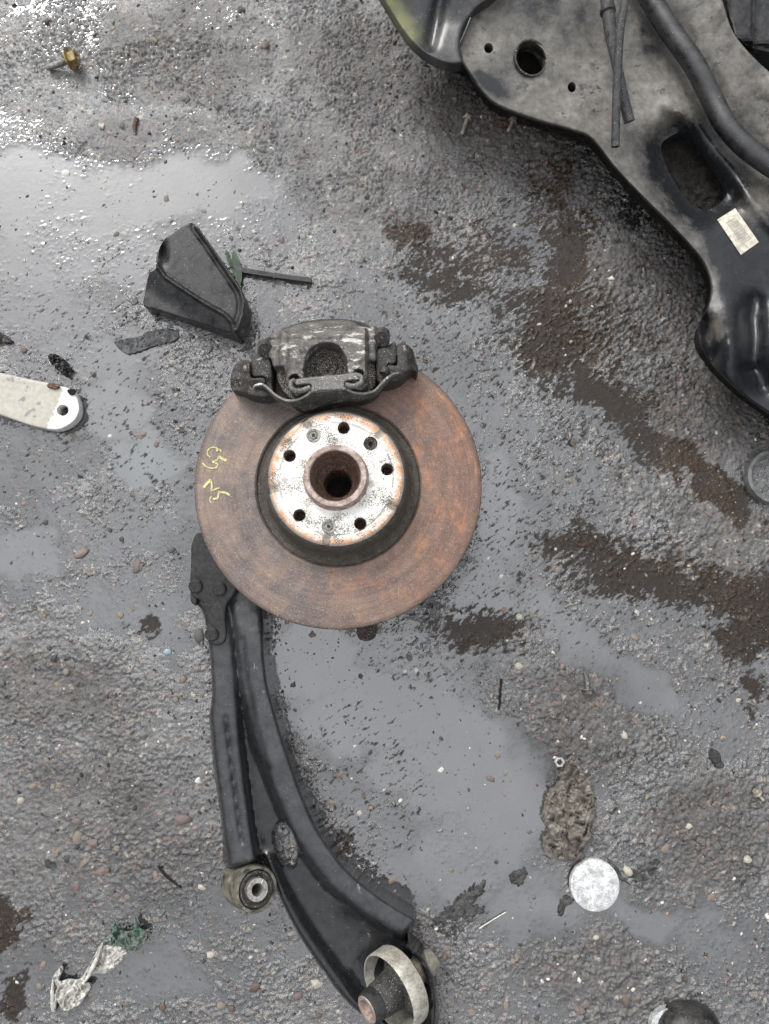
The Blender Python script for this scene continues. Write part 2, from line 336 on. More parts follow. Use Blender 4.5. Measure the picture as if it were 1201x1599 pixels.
m = bpy.data.materials.new('murky_water'); m.use_nodes = True; nt = m.node_tree; nt.nodes.clear()
out = nd(nt, 'ShaderNodeOutputMaterial'); tr = nd(nt, 'ShaderNodeBsdfTransparent'); df = nd(nt, 'ShaderNodeBsdfDiffuse'); gl = nd(nt, 'ShaderNodeBsdfGlossy')
co = oco(nt)
gl.inputs['Roughness'].default_value = 0.06
nt.links.new(n_attr(nt, 'murk'), df.inputs['Color'])
a = nd(nt, 'ShaderNodeMixShader'); nt.links.new(n_attr(nt, 'depth', 'Fac'), a.inputs[0]); nt.links.new(tr.outputs[0], a.inputs[1]); nt.links.new(df.outputs[0], a.inputs[2])
fr = nd(nt, 'ShaderNodeFresnel'); nt.links.new(n_attr(nt, 'film', 'Fac'), fr.inputs[0])
b = nd(nt, 'ShaderNodeMixShader'); nt.links.new(fr.outputs[0], b.inputs[0]); nt.links.new(a.outputs[0], b.inputs[1]); nt.links.new(gl.outputs[0], b.inputs[2])
nt.links.new(b.outputs[0], out.inputs[0])
bp = nd(nt, 'ShaderNodeBump'); bp.inputs['Strength'].default_value = 0.12; bp.inputs['Distance'].default_value = 0.001
nt.links.new(n_noise(nt, 150, 3, 0.6, co), bp.inputs['Height']); nt.links.new(bp.outputs[0], gl.inputs['Normal']); nt.links.new(bp.outputs[0], fr.inputs['Normal'])
MT['water'] = m
PEB = []
for nm, ca, cb in (('tan_stone', (0.26, 0.20, 0.155), (0.16, 0.135, 0.11)), ('pink_stone', (0.19, 0.135, 0.122), (0.125, 0.098, 0.092)),
                   ('cream_stone', (0.50, 0.47, 0.39), (0.34, 0.31, 0.25)), ('grey_stone', (0.13, 0.128, 0.125), (0.08, 0.078, 0.076)),
                   ('black_stone', (0.028, 0.028, 0.03), (0.05, 0.05, 0.05)), ('brown_stone', (0.14, 0.10, 0.075), (0.09, 0.068, 0.055)),
                   ('white_stone', (0.68, 0.67, 0.62), (0.5, 0.48, 0.43)), ('blue_stone', (0.34, 0.45, 0.48), (0.22, 0.3, 0.33))):
    PEB.append(grimy(nm, ca, cb, 0.5, 0.1, 0.38, 0, 180, bump=0.3))
m, nt, bs = new_mat('mixed_grit'); 
nt.links.new(n_attr(nt, 'tint'), bs.inputs['Base Color']); bs.inputs['Roughness'].default_value = 0.4
MT['grit'] = m

# ------------------------------------------------------------------ object helpers
ORG = {}
def link_mesh(name, me, mat, parent, origin):
    o = bpy.data.objects.new(name, me); COL.objects.link(o)
    if mat is not None: me.materials.append(mat)
    if parent is not None:
        o.parent = parent; o.location = Vector(origin) - ORG[parent]
    else: o.location = origin
    ORG[o] = Vector(origin)
    return o
def mesh_obj(name, verts, faces, mat, parent=None, origin=None, smooth=35, attrs=None):
    V = np.array([tuple(v) for v in verts], dtype=float)
    if origin is None:
        mn, mxx = V.min(0), V.max(0); origin = ((mn[0] + mxx[0]) / 2, (mn[1] + mxx[1]) / 2, mn[2])
    me = bpy.data.meshes.new(name); me.from_pydata((V - np.array(origin)).tolist(), [], [tuple(f) for f in faces])
    me.update()
    if smooth:
        me.polygons.foreach_set('use_smooth', [True] * len(me.polygons)); me.set_sharp_from_angle(angle=rad(smooth))
    if attrs:
        for k, v in attrs.items():
            at = me.attributes.new(k, 'FLOAT', 'POINT'); at.data.foreach_set('value', np.asarray(v, dtype=np.float32))
    return link_mesh(name, me, mat, parent, origin)
def tag(o, label=None, cat=None, group=None, kind=None):
    if label: o['label'] = label
    if cat: o['category'] = cat
    if group: o['group'] = group
    if kind: o['kind'] = kind
    return o
def empty(name, loc, label, cat, group=None):
    o = bpy.data.objects.new(name, None); COL.objects.link(o); o.location = loc; o.empty_display_size = 0.02
    ORG[o] = Vector(loc); return tag(o, label, cat, group)

def catmull(pts, step=4.0, closed=True, smooth=True):
    pts = [np.array(p, float) for p in pts]; n = len(pts); out = []
    rng = range(n) if closed else range(n - 1)
    for i in rng:
        p1, p2 = pts[i], pts[(i + 1) % n]
        p0 = pts[(i - 1) % n] if closed or i > 0 else 2 * p1 - p2
        p3 = pts[(i + 2) % n] if closed or i < n - 2 else 2 * p2 - p1
        L = np.linalg.norm(p2 - p1)
        if L < 1e-6: continue
        k = max(1, int(round(L / step)))
        m1 = (p2 - p0) / max(1e-6, np.linalg.norm(p2 - p1) + np.linalg.norm(p1 - p0)) * L
        m2 = (p3 - p1) / max(1e-6, np.linalg.norm(p3 - p2) + np.linalg.norm(p2 - p1)) * L
        for j in range(k):
            t = j / k
            if not smooth: out.append(p1 + (p2 - p1) * t); continue
            h1 = 2 * t**3 - 3 * t**2 + 1; h2 = t**3 - 2 * t**2 + t; h3 = -2 * t**3 + 3 * t**2; h4 = t**3 - t**2
            out.append(h1 * p1 + h2 * m1 + h3 * p2 + h4 * m2)
    if not closed: out.append(pts[-1])
    return np.array(out)
def seg_dist(pts, poly, closed=True):
    A = poly if closed else poly[:-1]; B = np.roll(poly, -1, 0) if closed else poly[1:]
    out = np.full(len(pts), 1e9)
    for s in range(0, len(pts), 4000):
        p = pts[s:s + 4000, None, :]; d = (B - A)[None]; 
        t = np.clip(((p - A[None]) * d).sum(2) / np.maximum((d * d).sum(2), 1e-9), 0, 1)
        q = A[None] + d * t[..., None] - p
        out[s:s + 4000] = np.sqrt((q * q).sum(2)).min(1)
    return out
def in_poly(pts, poly):
    x, y = pts[:, 0], pts[:, 1]; ins = np.zeros(len(pts), bool)
    for (x1, y1), (x2, y2) in zip(poly, np.roll(poly, -1, 0)):
        if y1 == y2: continue
        c = ((y1 > y) != (y2 > y)) & (x < (x2 - x1) * (y - y1) / (y2 - y1) + x1)
        ins ^= c
    return ins
def pdist(px, py, pts):
    return seg_dist(np.stack([px, py], -1), np.array(pts, float), False)
def ell(cx, cy, rx, ry, n=28, rot=0):
    t = np.arange(n) * 2 * np.pi / n; c, s = math.cos(rot), math.sin(rot)
    return np.stack([cx + rx * np.cos(t) * c - ry * np.sin(t) * s, cy + rx * np.cos(t) * s + ry * np.sin(t) * c], -1)

FOOT = []       # outlines of things that cover the ground
def relief(name, outline, zf, mat, parent=None, holes=(), step=4.0, bevel=0.0, bdrop=0.003, z0=0.0, hz0=None, smooth=True,
           origin=None, attrs=None, ang=38, hbevel=0.0, foot=True, presampled=False, cap=False):
    """a pressed, cast or moulded piece: surface height zf(px,py) inside an outline, rolled edges, walls down to z0"""
    O = np.array(outline) if presampled else catmull(outline, step, True, smooth)
    loops = [O] + [np.array(h) for h in holes]
    if foot and parent is None or name in ('arm_body', 'pressed_panel', 'brake_disc'): FOOT.append(O)
    pts = [*map(tuple, O)]; edges = []; base = 0
    allp = []
    for lp in loops:
        n = len(lp); allp.append(lp); edges += [(base + i, base + (i + 1) % n) for i in range(n)]; base += n
    bnd = np.concatenate(allp)
    extra = []
    if bevel > 0:
        nx = np.roll(O, -1, 0) - np.roll(O, 1, 0); nx = np.stack([-nx[:, 1], nx[:, 0]], -1); nx /= np.maximum(np.linalg.norm(nx, axis=1, keepdims=True), 1e-9)
        for k in (0.12, 0.35, 0.65, 1.0):
            for sg in (1, -1):
                q = O + nx * sg * bevel * k
                ok = in_poly(q, O) & (seg_dist(q, O) > bevel * k * 0.93)
                extra.append(q[ok])
    mn, mxx = O.min(0), O.max(0)
    gx, gy = np.meshgrid(np.arange(mn[0] + step * .5, mxx[0], step), np.arange(mn[1] + step * .5, mxx[1], step))
    gpt = np.stack([gx.ravel(), gy.ravel()], -1); gpt = gpt + (RNG.random(gpt.shape) - .5) * step * .25
    gpt = gpt[in_poly(gpt, O)]
    if len(gpt): gpt = gpt[seg_dist(gpt, O) > max(bevel * 1.08, step * .55)]
    extra.append(gpt)
    ex = np.concatenate(extra) if extra else np.zeros((0, 2))
    for h in loops[1:]:
        if len(ex): ex = ex[~in_poly(ex, h)]
        if len(ex): ex = ex[seg_dist(ex, h) > step * .55]
    pin = np.concatenate([bnd, ex])
    vo, eo, fo, ov, oe, of = delaunay_2d_cdt([Vector(p) for p in pin], edges, [], 0, 1e-5)
    Q = np.array([tuple(v) for v in vo]); F = np.array([list(f) for f in fo if len(f) == 3])
    cen = Q[F].mean(1); keep = in_poly(cen, O)
    for h in loops[1:]: keep &= ~in_poly(cen, h)
    F = F[keep]
    used = np.unique(F); remap = -np.ones(len(Q), int); remap[used] = np.arange(len(used)); Q = Q[used]; F = remap[F]
    z = np.array(zf(Q[:, 0], Q[:, 1]), float) + 0 * Q[:, 0]
    if bevel > 0:
        d = np.clip(seg_dist(Q, O) / bevel, 0, 1); z = z - bdrop * (1 - np.sqrt(np.clip(1 - (1 - d) ** 2, 0, 1)))
    if hbevel > 0:
        for h in loops[1:]:
            d = np.clip(seg_dist(Q, h) / hbevel, 0, 1); z = z - bdrop * (1 - np.sqrt(np.clip(1 - (1 - d) ** 2, 0, 1)))
    W = Pn(Q[:, 0], Q[:, 1], z)
    a = W[F[:, 1]] - W[F[:, 0]]; b = W[F[:, 2]] - W[F[:, 0]]
    if np.median(a[:, 0] * b[:, 1] - a[:, 1] * b[:, 0]) < 0: F = F[:, ::-1]
    cnt = {}
    for f in F:
        for i in range(3):
            e = (f[i], f[(i + 1) % 3]); cnt[e] = 1
    be = [e for e in cnt if (e[1], e[0]) not in cnt]
    verts = [tuple(v) for v in W]; faces = [tuple(f) for f in F]; low = {}
    OQ = Q
    isout = seg_dist(Q, O) < 0.02
    def lowv(i):
        if i not in low:
            low[i] = len(verts); x, y, zz = W[i]
            zb = z0 if isout[i] or hz0 is None else hz0
            if callable(zb): zb = float(zb(*OQ[i]))
            zb = min(zb, zz - 1e-4) if zb >= -0.5 else zz + (zb + 1.0)      # zb below -0.5: relative drop (-1 - drop)
            verts.append((x, y, zb))
        return low[i]
    for (i, j) in be: faces.append((j, i, lowv(i), lowv(j)))
    at = None
    if attrs:
        at = {}
        for k, fn in attrs.items():
            v = np.array(fn(Q[:, 0], Q[:, 1]), float) + 0 * Q[:, 0]
            full = np.zeros(len(verts)); full[:len(Q)] = v
            for i, li in low.items(): full[li] = v[i] * .3
            at[k] = full
    return mesh_obj(name, verts, faces, mat, parent, origin, ang, at)

def lathe(name, prof, mat, parent, center, axis=(0, 0, 1), seg=96, closed=False, smooth=35, rfun=None, foot=None, origin=None):
    """prof: list of (radius, height along axis) ; center = world point of height 0"""
    q = Vector((0, 0, 1)).rotation_difference(Vector(axis).normalized()); verts = []; faces = []
    n = len(prof); c = Vector(center)
    for s in range(seg):
        t = 2 * math.pi * s / seg
        for k, (r, h) in enumerate(prof):
            r_ = rfun(r, h, t) if rfun else r
            verts.append(c + q @ Vector((r_ * math.cos(t), r_ * math.sin(t), h)))
    for s in range(seg):
        s2 = (s + 1) % seg
        for k in range(n if closed else n - 1):
            k2 = (k + 1) % n
            faces.append((s * n + k, s2 * n + k, s2 * n + k2, s * n + k2))
    if not closed:
        if prof[0][0] > 1e-6 and prof[0][0] < 0.9 and False: pass
    return mesh_obj(name, verts, faces, mat, parent, origin if origin is not None else c, smooth)
def tube(name, path, radius, mat, parent=None, seg=14, origin=None, cap=True, smooth=60, step=0.006, flat=1.0):
    """path: world points (smoothed), radius: number or list"""
    pts = np.array([tuple(p) for p in path]); n = len(pts)
    fine = []; rr = []
    rl = radius if isinstance(radius, (list, tuple)) else [radius] * n
    for i in range(n - 1):
        p0 = pts[max(0, i - 1)]; p1 = pts[i]; p2 = pts[i + 1]; p3 = pts[min(n - 1, i + 2)]
        k = max(1, int(np.linalg.norm(p2 - p1) / step))
        for j in range(k):
            t = j / k
            fine.append(0.5 * ((2 * p1) + (-p0 + p2) * t + (2 * p0 - 5 * p1 + 4 * p2 - p3) * t * t + (-p0 + 3 * p1 - 3 * p2 + p3) * t**3))
            rr.append(rl[i] * (1 - t) + rl[i + 1] * t)
    fine.append(pts[-1]); rr.append(rl[-1])
    verts = []; faces = []; up = Vector((0, 0, 1))
    for i, p in enumerate(fine):
        d = Vector(fine[min(i + 1, len(fine) - 1)] - fine[max(i - 1, 0)]).normalized()
        if abs(d.z) > 0.95: u = d.cross(Vector((1, 0, 0))).normalized()
        else: u = d.cross(up).normalized()
        v = u.cross(d).normalized()
        for s in range(seg):
            t = 2 * math.pi * s / seg
            verts.append(Vector(p) + u * math.cos(t) * rr[i] + v * math.sin(t) * rr[i] * flat)
    for i in range(len(fine) - 1):
        for s in range(seg):
            s2 = (s + 1) % seg
            faces.append((i * seg + s, i * seg + s2, (i + 1) * seg + s2, (i + 1) * seg + s))
    if cap:
        faces.append(tuple(range(seg))[::-1]); faces.append(tuple((len(fine) - 1) * seg + s for s in range(seg)))
    return mesh_obj(name, verts, faces, mat, parent, origin, smooth)

# ================================================================== GROUND
def axis_coords(a, b, d, far):
    core = np.arange(a, b + d * .5, d); out = [core]; lo = []; x = a; s = d
    while x > -far: s *= 1.35; x -= s; lo.append(x)
    hi = []; x = core[-1]; s = d
    while x < far: s *= 1.35; x += s; hi.append(x)
    return np.concatenate([np.array(lo[::-1]), core, np.array(hi)])
D = 0.0015
XS = axis_coords(-0.57, 0.57, D, 60.0); YS = axis_coords(-0.54, 0.82, D, 60.0)
GX, GY = np.meshgrid(XS, YS); NX, NY = len(XS), len(YS)
gx, gy = GX.ravel(), GY.ravel()
cx_, cy_ = np.clip(gx, -1.2, 1.2), np.clip(gy, -1.2, 1.3)
PX, PY = topx(cx_, cy_)
far = sstep(0.0, 0.6, np.maximum(np.abs(gx) - .6, np.maximum(gy - .85, -gy - .57)))
wx = PX + 26 * fbm(gx * 18, gy * 18, 1, 4) ; wy = PY + 26 * fbm(gx * 18, gy * 18, 2, 4)
def blobs(lst, soft=0.5):
    m = np.zeros(gx.shape)
    for b in lst:
        bx, by, rx, ry = b[:4]; a = math.radians(b[4]) if len(b) > 4 else 0; s = b[5] if len(b) > 5 else 1.0
        c, sn = math.cos(a), math.sin(a)
        u = ((wx - bx) * c + (wy - by) * sn) / rx; v = (-(wx - bx) * sn + (wy - by) * c) / ry
        d = np.sqrt(u * u + v * v)
        m = np.maximum(m, s * (1 - sstep(1 - soft, 1 + soft, d)))
    return m
PUD = blobs([(30, 275, 90, 50), (130, 320, 150, 62), (270, 300, 120, 50), (350, 285, 90, 45), (170, 400, 160, 60, 0, .8), (60, 400, 110, 60, 0, .75),
             (430, 330, 80, 50, 0, .6), (90, 480, 120, 50, 0, .6), (180, 640, 70, 60, 0, .85), (225, 715, 60, 42, 0, .95), (30, 860, 70, 60, 0, .9), (130, 820, 120, 70, 0, .55),
             (170, 950, 90, 40, 20, .65), (60, 720, 110, 60, 0, .55), (270, 960, 40, 70, 0, .6), (150, 560, 120, 40, 0, .65), (420, 430, 80, 40, 30, .5),
             (480, 1030, 85, 70, 0, 1), (600, 1110, 150, 80, 0, 1), (700, 1190, 140, 100, 0, 1), (790, 1240, 80, 110, 0, .95), (640, 1040, 120, 60, 0, .7),
             (740, 1330, 110, 80, 0, .85), (840, 1420, 110, 50, 0, .8), (1000, 1425, 90, 32, 12, .8), (560, 1260, 90, 90, 0, .6), (620, 1370, 80, 60, 0, .65), (720, 1400, 70, 40, 0, .6),
             (970, 1050, 150, 34, 32, 1), (860, 970, 90, 36, 30, .8), (1110, 1130, 90, 40, 40, .6), (780, 800, 42, 110, 0, .85), (745, 930, 70, 60, 0, .75),
             (690, 620, 70, 60, 30, .45), (800, 700, 110, 80, 40, .42), (700, 480, 110, 70, 30, .42), (870, 760, 100, 60, 40, .4), (840, 420, 70, 120, 0, .45), (1000, 940, 130, 50, 15, .45),
             (950, 640, 110, 40, 38, .6), (1120, 1480, 70, 40, 30, .7), (480, 620, 300, 260, 0, .3), (60, 1530, 70, 60, 0, .5), (220, 1520, 90, 50, 0, .55)], .45)
BRN = blobs([(885, 400, 40, 80, 0), (870, 520, 75, 75, 0), (700, 430, 75, 40, 20, .8), (780, 400, 60, 50, 0, .7), (950, 620, 90, 36, 38), (1040, 700, 80, 26, 36), (1120, 765, 70, 26, 36),
             (1000, 900, 130, 45, 15), (905, 845, 60, 26, 10), (1150, 920, 100, 45, 0), (1180, 985, 60, 40, 0), (745, 985, 55, 36, 0), (640, 360, 40, 30, 0, .9), (10, 1445, 30, 40, 0), (20, 1560, 30, 34, 0),
             (230, 985, 26, 20, 0, .8), (1170, 1070, 30, 50, 0, .8), (545, 1310, 22, 28, 0, .7), (870, 300, 40, 70, 10, .7)], .75)
DRY = blobs([(300, 80, 150, 90, 0, .8), (620, 250, 230, 160, 20, .7), (560, 110, 130, 120, 0, .9), (1010, 480, 130, 110, 40, 1), (1090, 640, 110, 90, 30, 1), (980, 740, 60, 40, 20, .5), (1130, 830, 90, 60, 0, .8), (700, 150, 120, 90, 30, 1), (850, 270, 100, 60, 30, .9), (920, 1110, 110, 90, 0, .9),
             (60, 1080, 150, 70, 0, .8), (150, 1280, 220, 170, 0, .6), (1100, 1310, 110, 90, 0, .9), (930, 1520, 130, 60, 20, .8), (230, 220, 120, 50, 0, .5), (60, 80, 120, 80, 0, .3), (850, 1160, 60, 50, 0, .8)], .6)
WET = blobs([(820, 560, 230, 240, 30, 1), (900, 870, 220, 120, 20, 1), (700, 980, 150, 110, 0, .8), (1010, 1210, 150, 120, 0, .5), (560, 1230, 110, 130, 0, .7), (190, 620, 220, 260, 0, .5)], .5)
STREAK = fbm((gx * .82 + gy * .57) * 95, (-gx * .57 + gy * .82) * 200, 31, 4, .65)
low = fbm(gx * 7, gy * 7, 3, 3); mid = fbm(gx * 38, gy * 38, 4, 4, .55); fine = fbm(gx * 170, gy * 170, 5, 3, .6)
fine2 = fbm(gx * 330, gy * 330, 15, 2, .7); fine2 = np.sign(fine2) * np.abs(fine2) ** .8
wl, wid = worley(gx * 165 + .35 * fine2, gy * 165 + .35 * fbm(gx * 330, gy * 330, 16, 2), 6)
w2, wid2 = worley(gx * 300, gy * 300, 8)
gr = np.where(_hash((wid * 1e5).astype(np.int64), (wid * 7e4).astype(np.int64), 3) > .45, np.sqrt(np.clip(1 - (wl / .48) ** 2, 0, 1)), 0)
gr2 = np.sqrt(np.clip(1 - (w2 / .5) ** 2, 0, 1))
smoothp = sstep(.72, 1.0, PUD)
rgh = .22 + .78 * sstep(-.35, .45, fbm(gx * 11, gy * 11, 51, 4, .6))
lay = fbm(gx * 120, gy * 300, 91, 3, .65) * (1 - WET) + STREAK * WET          # drag marks: level on one side, diagonal on the other
H = -.0001 + .0012 * low + .0010 * mid + (.0006 * fine + .0013 * fine2 + .0010 * lay) * (1 - .6 * smoothp) * rgh + (.0020 * gr * (1 - .5 * smoothp) * (.3 + .7 * rgh) + .0013 * gr2 * (.35 + .65 * rgh)) + .0011 * WET * STREAK * (1 - smoothp)
H = H + .0016 * DRY - .0033 * PUD ** 1.3 - .0006 * BRN
LVL = 0.0
H = np.where(far > 0, H * (1 - far) + far * (.003), H)
depth = LVL - H
wetm = sstep(-.0014, .0002, depth)                       # damp rim by the puddles
# colours of the ground itself
n1 = fbm(gx * 12, gy * 12, 21, 4, .6)
tint = np.zeros((len(gx), 3))
A = np.array([.098, .098, .099]); B = np.array([.100, .090, .081]); C_ = np.array([.150, .149, .147]); K = np.array([.036, .022, .012])
tint[:] = A
t = sstep(-.35, .6, n1)[:, None] * .6; tint = tint * (1 - t) + B * t
t = (DRY * .65)[:, None]; tint = tint * (1 - t) + np.array([.112, .097, .086]) * t
t = (sstep(.1, .6, fbm(gx * 25, gy * 25, 23, 4, .6)) * .5 * (PX < 420) * (PY < 1000))[:, None]; tint = tint * (1 - t) + C_ * t
agg = [(.26, .19, .13), (.22, .14, .12), (.36, .33, .27), (.06, .06, .06), (.15, .14, .13), (.13, .095, .075)]
pick = (wid * 997 % 1.0)
hv = _hash((wid * 1e5).astype(np.int64), (wid * 7e4).astype(np.int64), 77)
for i, cc in enumerate(agg):
    mk = ((pick * 6).astype(int) == i) & (hv > .74) & (wl < .42)
    tt = (mk * sstep(.44, .34, wl) * .9)[:, None]; tint = tint * (1 - tt) + np.array(cc) * 1.1 * tt
crev = sstep(.0, .5, fbm(gx * 120, gy * 120, 83, 3, .7)) * .6 + sstep(.1, .7, fbm(gx * 30, gy * 30, 84, 3)) * .3      # blotches of black sediment
tint *= (.80 - crev * .5)[:, None]
bm1 = sstep(.42, .62, BRN * 1.05 + .28 * fbm(gx * 40, gy * 40, 61, 4) - .85 * (STREAK + .10) * np.clip(WET + .4, 0, 1) * (1 - .55 * sstep(.6, 1, BRN)) + .10 * WET)
bm = bm1[:, None]#
bm = bm1[:, None]
tint = tint * (1 - bm) + K * bm
tint *= (1 - .28 * wetm * (1 - bm1) - .30 * WET * (1 - bm1))[:, None]
gloss = np.clip(.24 - .16 * wetm - .16 * WET + .2 * DRY - .15 * bm1, .13, .7)
film = 2.34 - .6 * DRY - .95 * bm1 - .2 * sstep(-.25, .5, fbm(gx * 8, gy * 8, 95, 4, .6)) * (1 - sstep(.5, .9, PUD)) * (1 - bm1)
film = np.clip(film + .22 * sstep(.5, .9, PUD) * (1 - bm1), 1.4, 2.55)
murk = np.tile(np.array([.075, .077, .081]), (len(gx), 1))
ul = sstep(1000, 250, PY + PX * .6)[:, None]; murk = murk * (1 - ul) + np.array([.105, .106, .107]) * ul       # brighter sky reflection towards the upper left, painted into the water colour
gn = np.exp(-(((PX - 222) / 60) ** 2 + ((PY - 722) / 45) ** 2))[:, None]; murk = murk * (1 - .6 * gn) + np.array([.09, .125, .118]) * .6 * gn
murk = murk * (1 - bm) + np.array([.030, .022, .015]) * bm
murk *= (1 + .12 * fbm(gx * 30, gy * 30, 41, 3))[:, None]
def grid_mesh(name, X, Y, Z, mat, cols, floats, keep=None):
    ny, nx = NY, NX
    idx = np.arange(ny * nx).reshape(ny, nx)
    q = np.stack([idx[:-1, :-1], idx[:-1, 1:], idx[1:, 1:], idx[1:, :-1]], -1).reshape(-1, 4)
    if keep is not None:
        q = q[keep[q].any(1)]
        used = np.unique(q); rm = np.zeros(ny * nx, np.int64); rm[used] = np.arange(len(used)); q = rm[q]
        X, Y, Z = X[used], Y[used], Z[used]; cols = {k: v[used] for k, v in cols.items()}; floats = {k: v[used] for k, v in floats.items()}
    me = bpy.data.meshes.new(name); nv, nf = len(X), len(q)
    me.vertices.add(nv); me.vertices.foreach_set('co', np.stack([X, Y, Z], -1).astype(np.float32).ravel())
    me.loops.add(nf * 4); me.loops.foreach_set('vertex_index', q.ravel().astype(np.int32))
    me.polygons.add(nf); me.polygons.foreach_set('loop_start', np.arange(0, nf * 4, 4, dtype=np.int32))
    try: me.polygons.foreach_set('loop_total', np.full(nf, 4, np.int32))
    except Exception: pass
    me.polygons.foreach_set('use_smooth', np.ones(nf, bool))
    me.update(calc_edges=True)
    for k, v in cols.items():
        at = me.attributes.new(k, 'FLOAT_COLOR', 'POINT'); at.data.foreach_set('color', np.concatenate([v, np.ones((nv, 1))], 1).astype(np.float32).ravel())
    for k, v in floats.items():
        at = me.attributes.new(k, 'FLOAT', 'POINT'); at.data.foreach_set('value', v.astype(np.float32))
    return link_mesh(name, me, mat, None, (0, 0, 0))
ground = grid_mesh('ground', gx, gy, H, MT['ground'], {'tint': tint}, {'gloss': gloss, 'film': film})
tag(ground, 'rough wet concrete yard strewn with grit and puddles', 'ground', kind='structure')
wz = LVL + .0007 * np.exp(-np.clip(depth, 0, 1) / .0006) * (depth > -.0003)
al = (1 - np.exp(-np.clip(depth + .0001, 0, 1) / .0014)) * .72
water = grid_mesh('puddle_water', gx, gy, np.where(depth > 0, wz, LVL + .0002), MT['water'], {'murk': murk}, {'depth': al, 'film': film}, keep=(depth > 0) & (far < .5))
tag(water, 'murky grey puddle water lying over the wet concrete', 'water', kind='structure')
HG = H.reshape(NY, NX)
def gz(x, y):
    i = min(max(np.searchsorted(XS, x), 0), NX - 1); j = min(max(np.searchsorted(YS, y), 0), NY - 1)
    return float(HG[j, i])
def G(px, py):
    p = P(px, py, 0); p.z = gz(p.x, p.y); return p

# ================================================================== BRAKE ASSEMBLY
ZD = 0.115
bc = P(528, 756, ZD)
TI = Matrix.Rotation(rad(-2.0), 3, 'X')
AX = TI @ Vector((0, 0, 1))
brake = empty('brake_assembly', (bc.x, bc.y, 0), 'rusty brake disc with black caliper and silver hub lying on wet concrete', 'car part')
FOOT.append(ell(528, 756, 226, 226, 40))
R = 0.152
disc = lathe('brake_disc', [(0.086, -0.012), (0.146, -0.024), (0.1515, -0.023), (0.152, -0.022), (0.152, -0.0150), (0.149, -0.0142), (0.149, -0.0085), (0.152, -0.0078), (0.152, -0.001), (0.1512, -0.0002),
              (0.150, 0), (0.13, 0), (0.11, 0), (0.0885, 0), (0.0868, -0.0015)], MT['disc'], brake, bc, AX, 160)
disc['label'] = 'flat rusty brown friction ring with yellow marker writing'
hat = lathe('hat_wall', [(0.0868, -0.0012), (0.0855, -0.0035), (0.0815, -0.0045), (0.0785, -0.002), (0.0755, 0.006), (0.0738, 0.018), (0.0722, 0.029), (0.0705, 0.0325), (0.0690, 0.0338)],
            MT['hat'], disc, bc, AX, 128)
# mounting face with holes, built flat then carried onto the tilted axis
def face_disc(name, r_out, hole_list, h, r_in, mat, parent, depth, rise=None):
    n = 120
    outer = ell(0, 0, r_out, r_out, n); inner = ell(0, 0, r_in, r_in, 72)
    loops = [outer, inner] + [ell(x, y, r, r, 24) for x, y, r in hole_list]
    pts = []; ed = []
    for lp in loops:
        b = len(pts); pts += [tuple(p) for p in lp]; ed += [(b + i, b + (i + 1) % len(lp)) for i in range(len(lp))]
    for rr_ in np.arange(r_in + .003, r_out - .001, .003):
        for t in np.arange(0, 2 * np.pi, .003 / rr_):
            p = (rr_ * math.cos(t), rr_ * math.sin(t))
            if all((p[0] - x) ** 2 + (p[1] - y) ** 2 > (r + .001) ** 2 for x, y, r in hole_list): pts.append(p)
    S = 100.0
    vo, eo, fo, *_ = delaunay_2d_cdt([Vector((p[0] * S, p[1] * S)) for p in pts], ed, [], 0, 1e-6)
    Q = np.array([tuple(v) for v in vo]) / S; F = np.array([list(f) for f in fo])
    cen = Q[F].mean(1); rc = np.hypot(cen[:, 0], cen[:, 1]); keep = (rc < r_out) & (rc > r_in)
    for x, y, r in hole_list: keep &= np.hypot(cen[:, 0] - x, cen[:, 1] - y) > r * .97
    F = F[keep]; rq = np.hypot(Q[:, 0], Q[:, 1])
    z = h + (rise(rq, np.arctan2(Q[:, 1], Q[:, 0])) if rise else 0 * rq)
    V = [bc + TI @ Vector((q[0], q[1], zz)) for q, zz in zip(Q, z)]
    return mesh_obj(name, V, F, mat, parent, bc + TI @ Vector((0, 0, h)), 45)
holes = [(.0525 * math.cos(rad(a)), .0525 * math.sin(rad(a)), .0064) for a in (10, 82, 154, 226, 298)]
scr = [(.0500 * math.cos(rad(a)), .0500 * math.sin(rad(a)), .0072) for a in (118, 262, 46)]
def face_rise(r, t):
    lip = np.where(r > .0575, -.0006 * sstep(.0575, .0583, r) + .0010 * sstep(.0600, .0615, r), 0)
    gap = np.zeros(r.shape)
    for a in (118, 190, 262, 334, 46):
        da = (t - rad(a) + np.pi) % (2 * np.pi) - np.pi; gap = np.maximum(gap, 1 - sstep(.05, .075, np.abs(da)))
    return lip - gap * .0016 * (r > .0595) - .0012 * sstep(.0665, .0690, r)
face = face_disc('mounting_face', .0690, holes + scr, .0345, .0335, MT['face'], disc, .02, face_rise)
face['label'] = 'pitted silver wheel mounting face with an orange rust ring'
def axp(x, y, h): return bc + TI @ Vector((x, y, h))
for x, y, r in holes:
    lathe('bolt_hole', [(r + .0004, .0346), (r - .0004, .0336), (r - .0008, .030), (r - .0002, .0285), (r - .0009, .027), (r - .0003, .0255), (r - .001, .024), (r - .001, .010), (0.0001, .010)], MT['bore'], disc, axp(x, y, 0), AX, 24)
for k, (x, y, r) in enumerate(scr):
    mtl = MT['screw'] if k < 2 else MT['dark_rust']
    if k < 2: pr = [(r, .0348), (r - .0006, .0352), (r - .0022, .0350), (r - .0026, .0338), (r - .0036, .0338), (r - .0040, .0352), (.0018, .0354), (.0016, .0325), (.0001, .0325)]
    else: pr = [(r, .0347), (r - .0012, .0342), (r - .0032, .0322), (.0026, .0318), (.0024, .027), (.0001, .027)]
    o = lathe('screw', pr, mtl, disc, axp(x, y, 0), AX, 24)
    if k == 2: o['label'] = 'rusty empty screw hole'
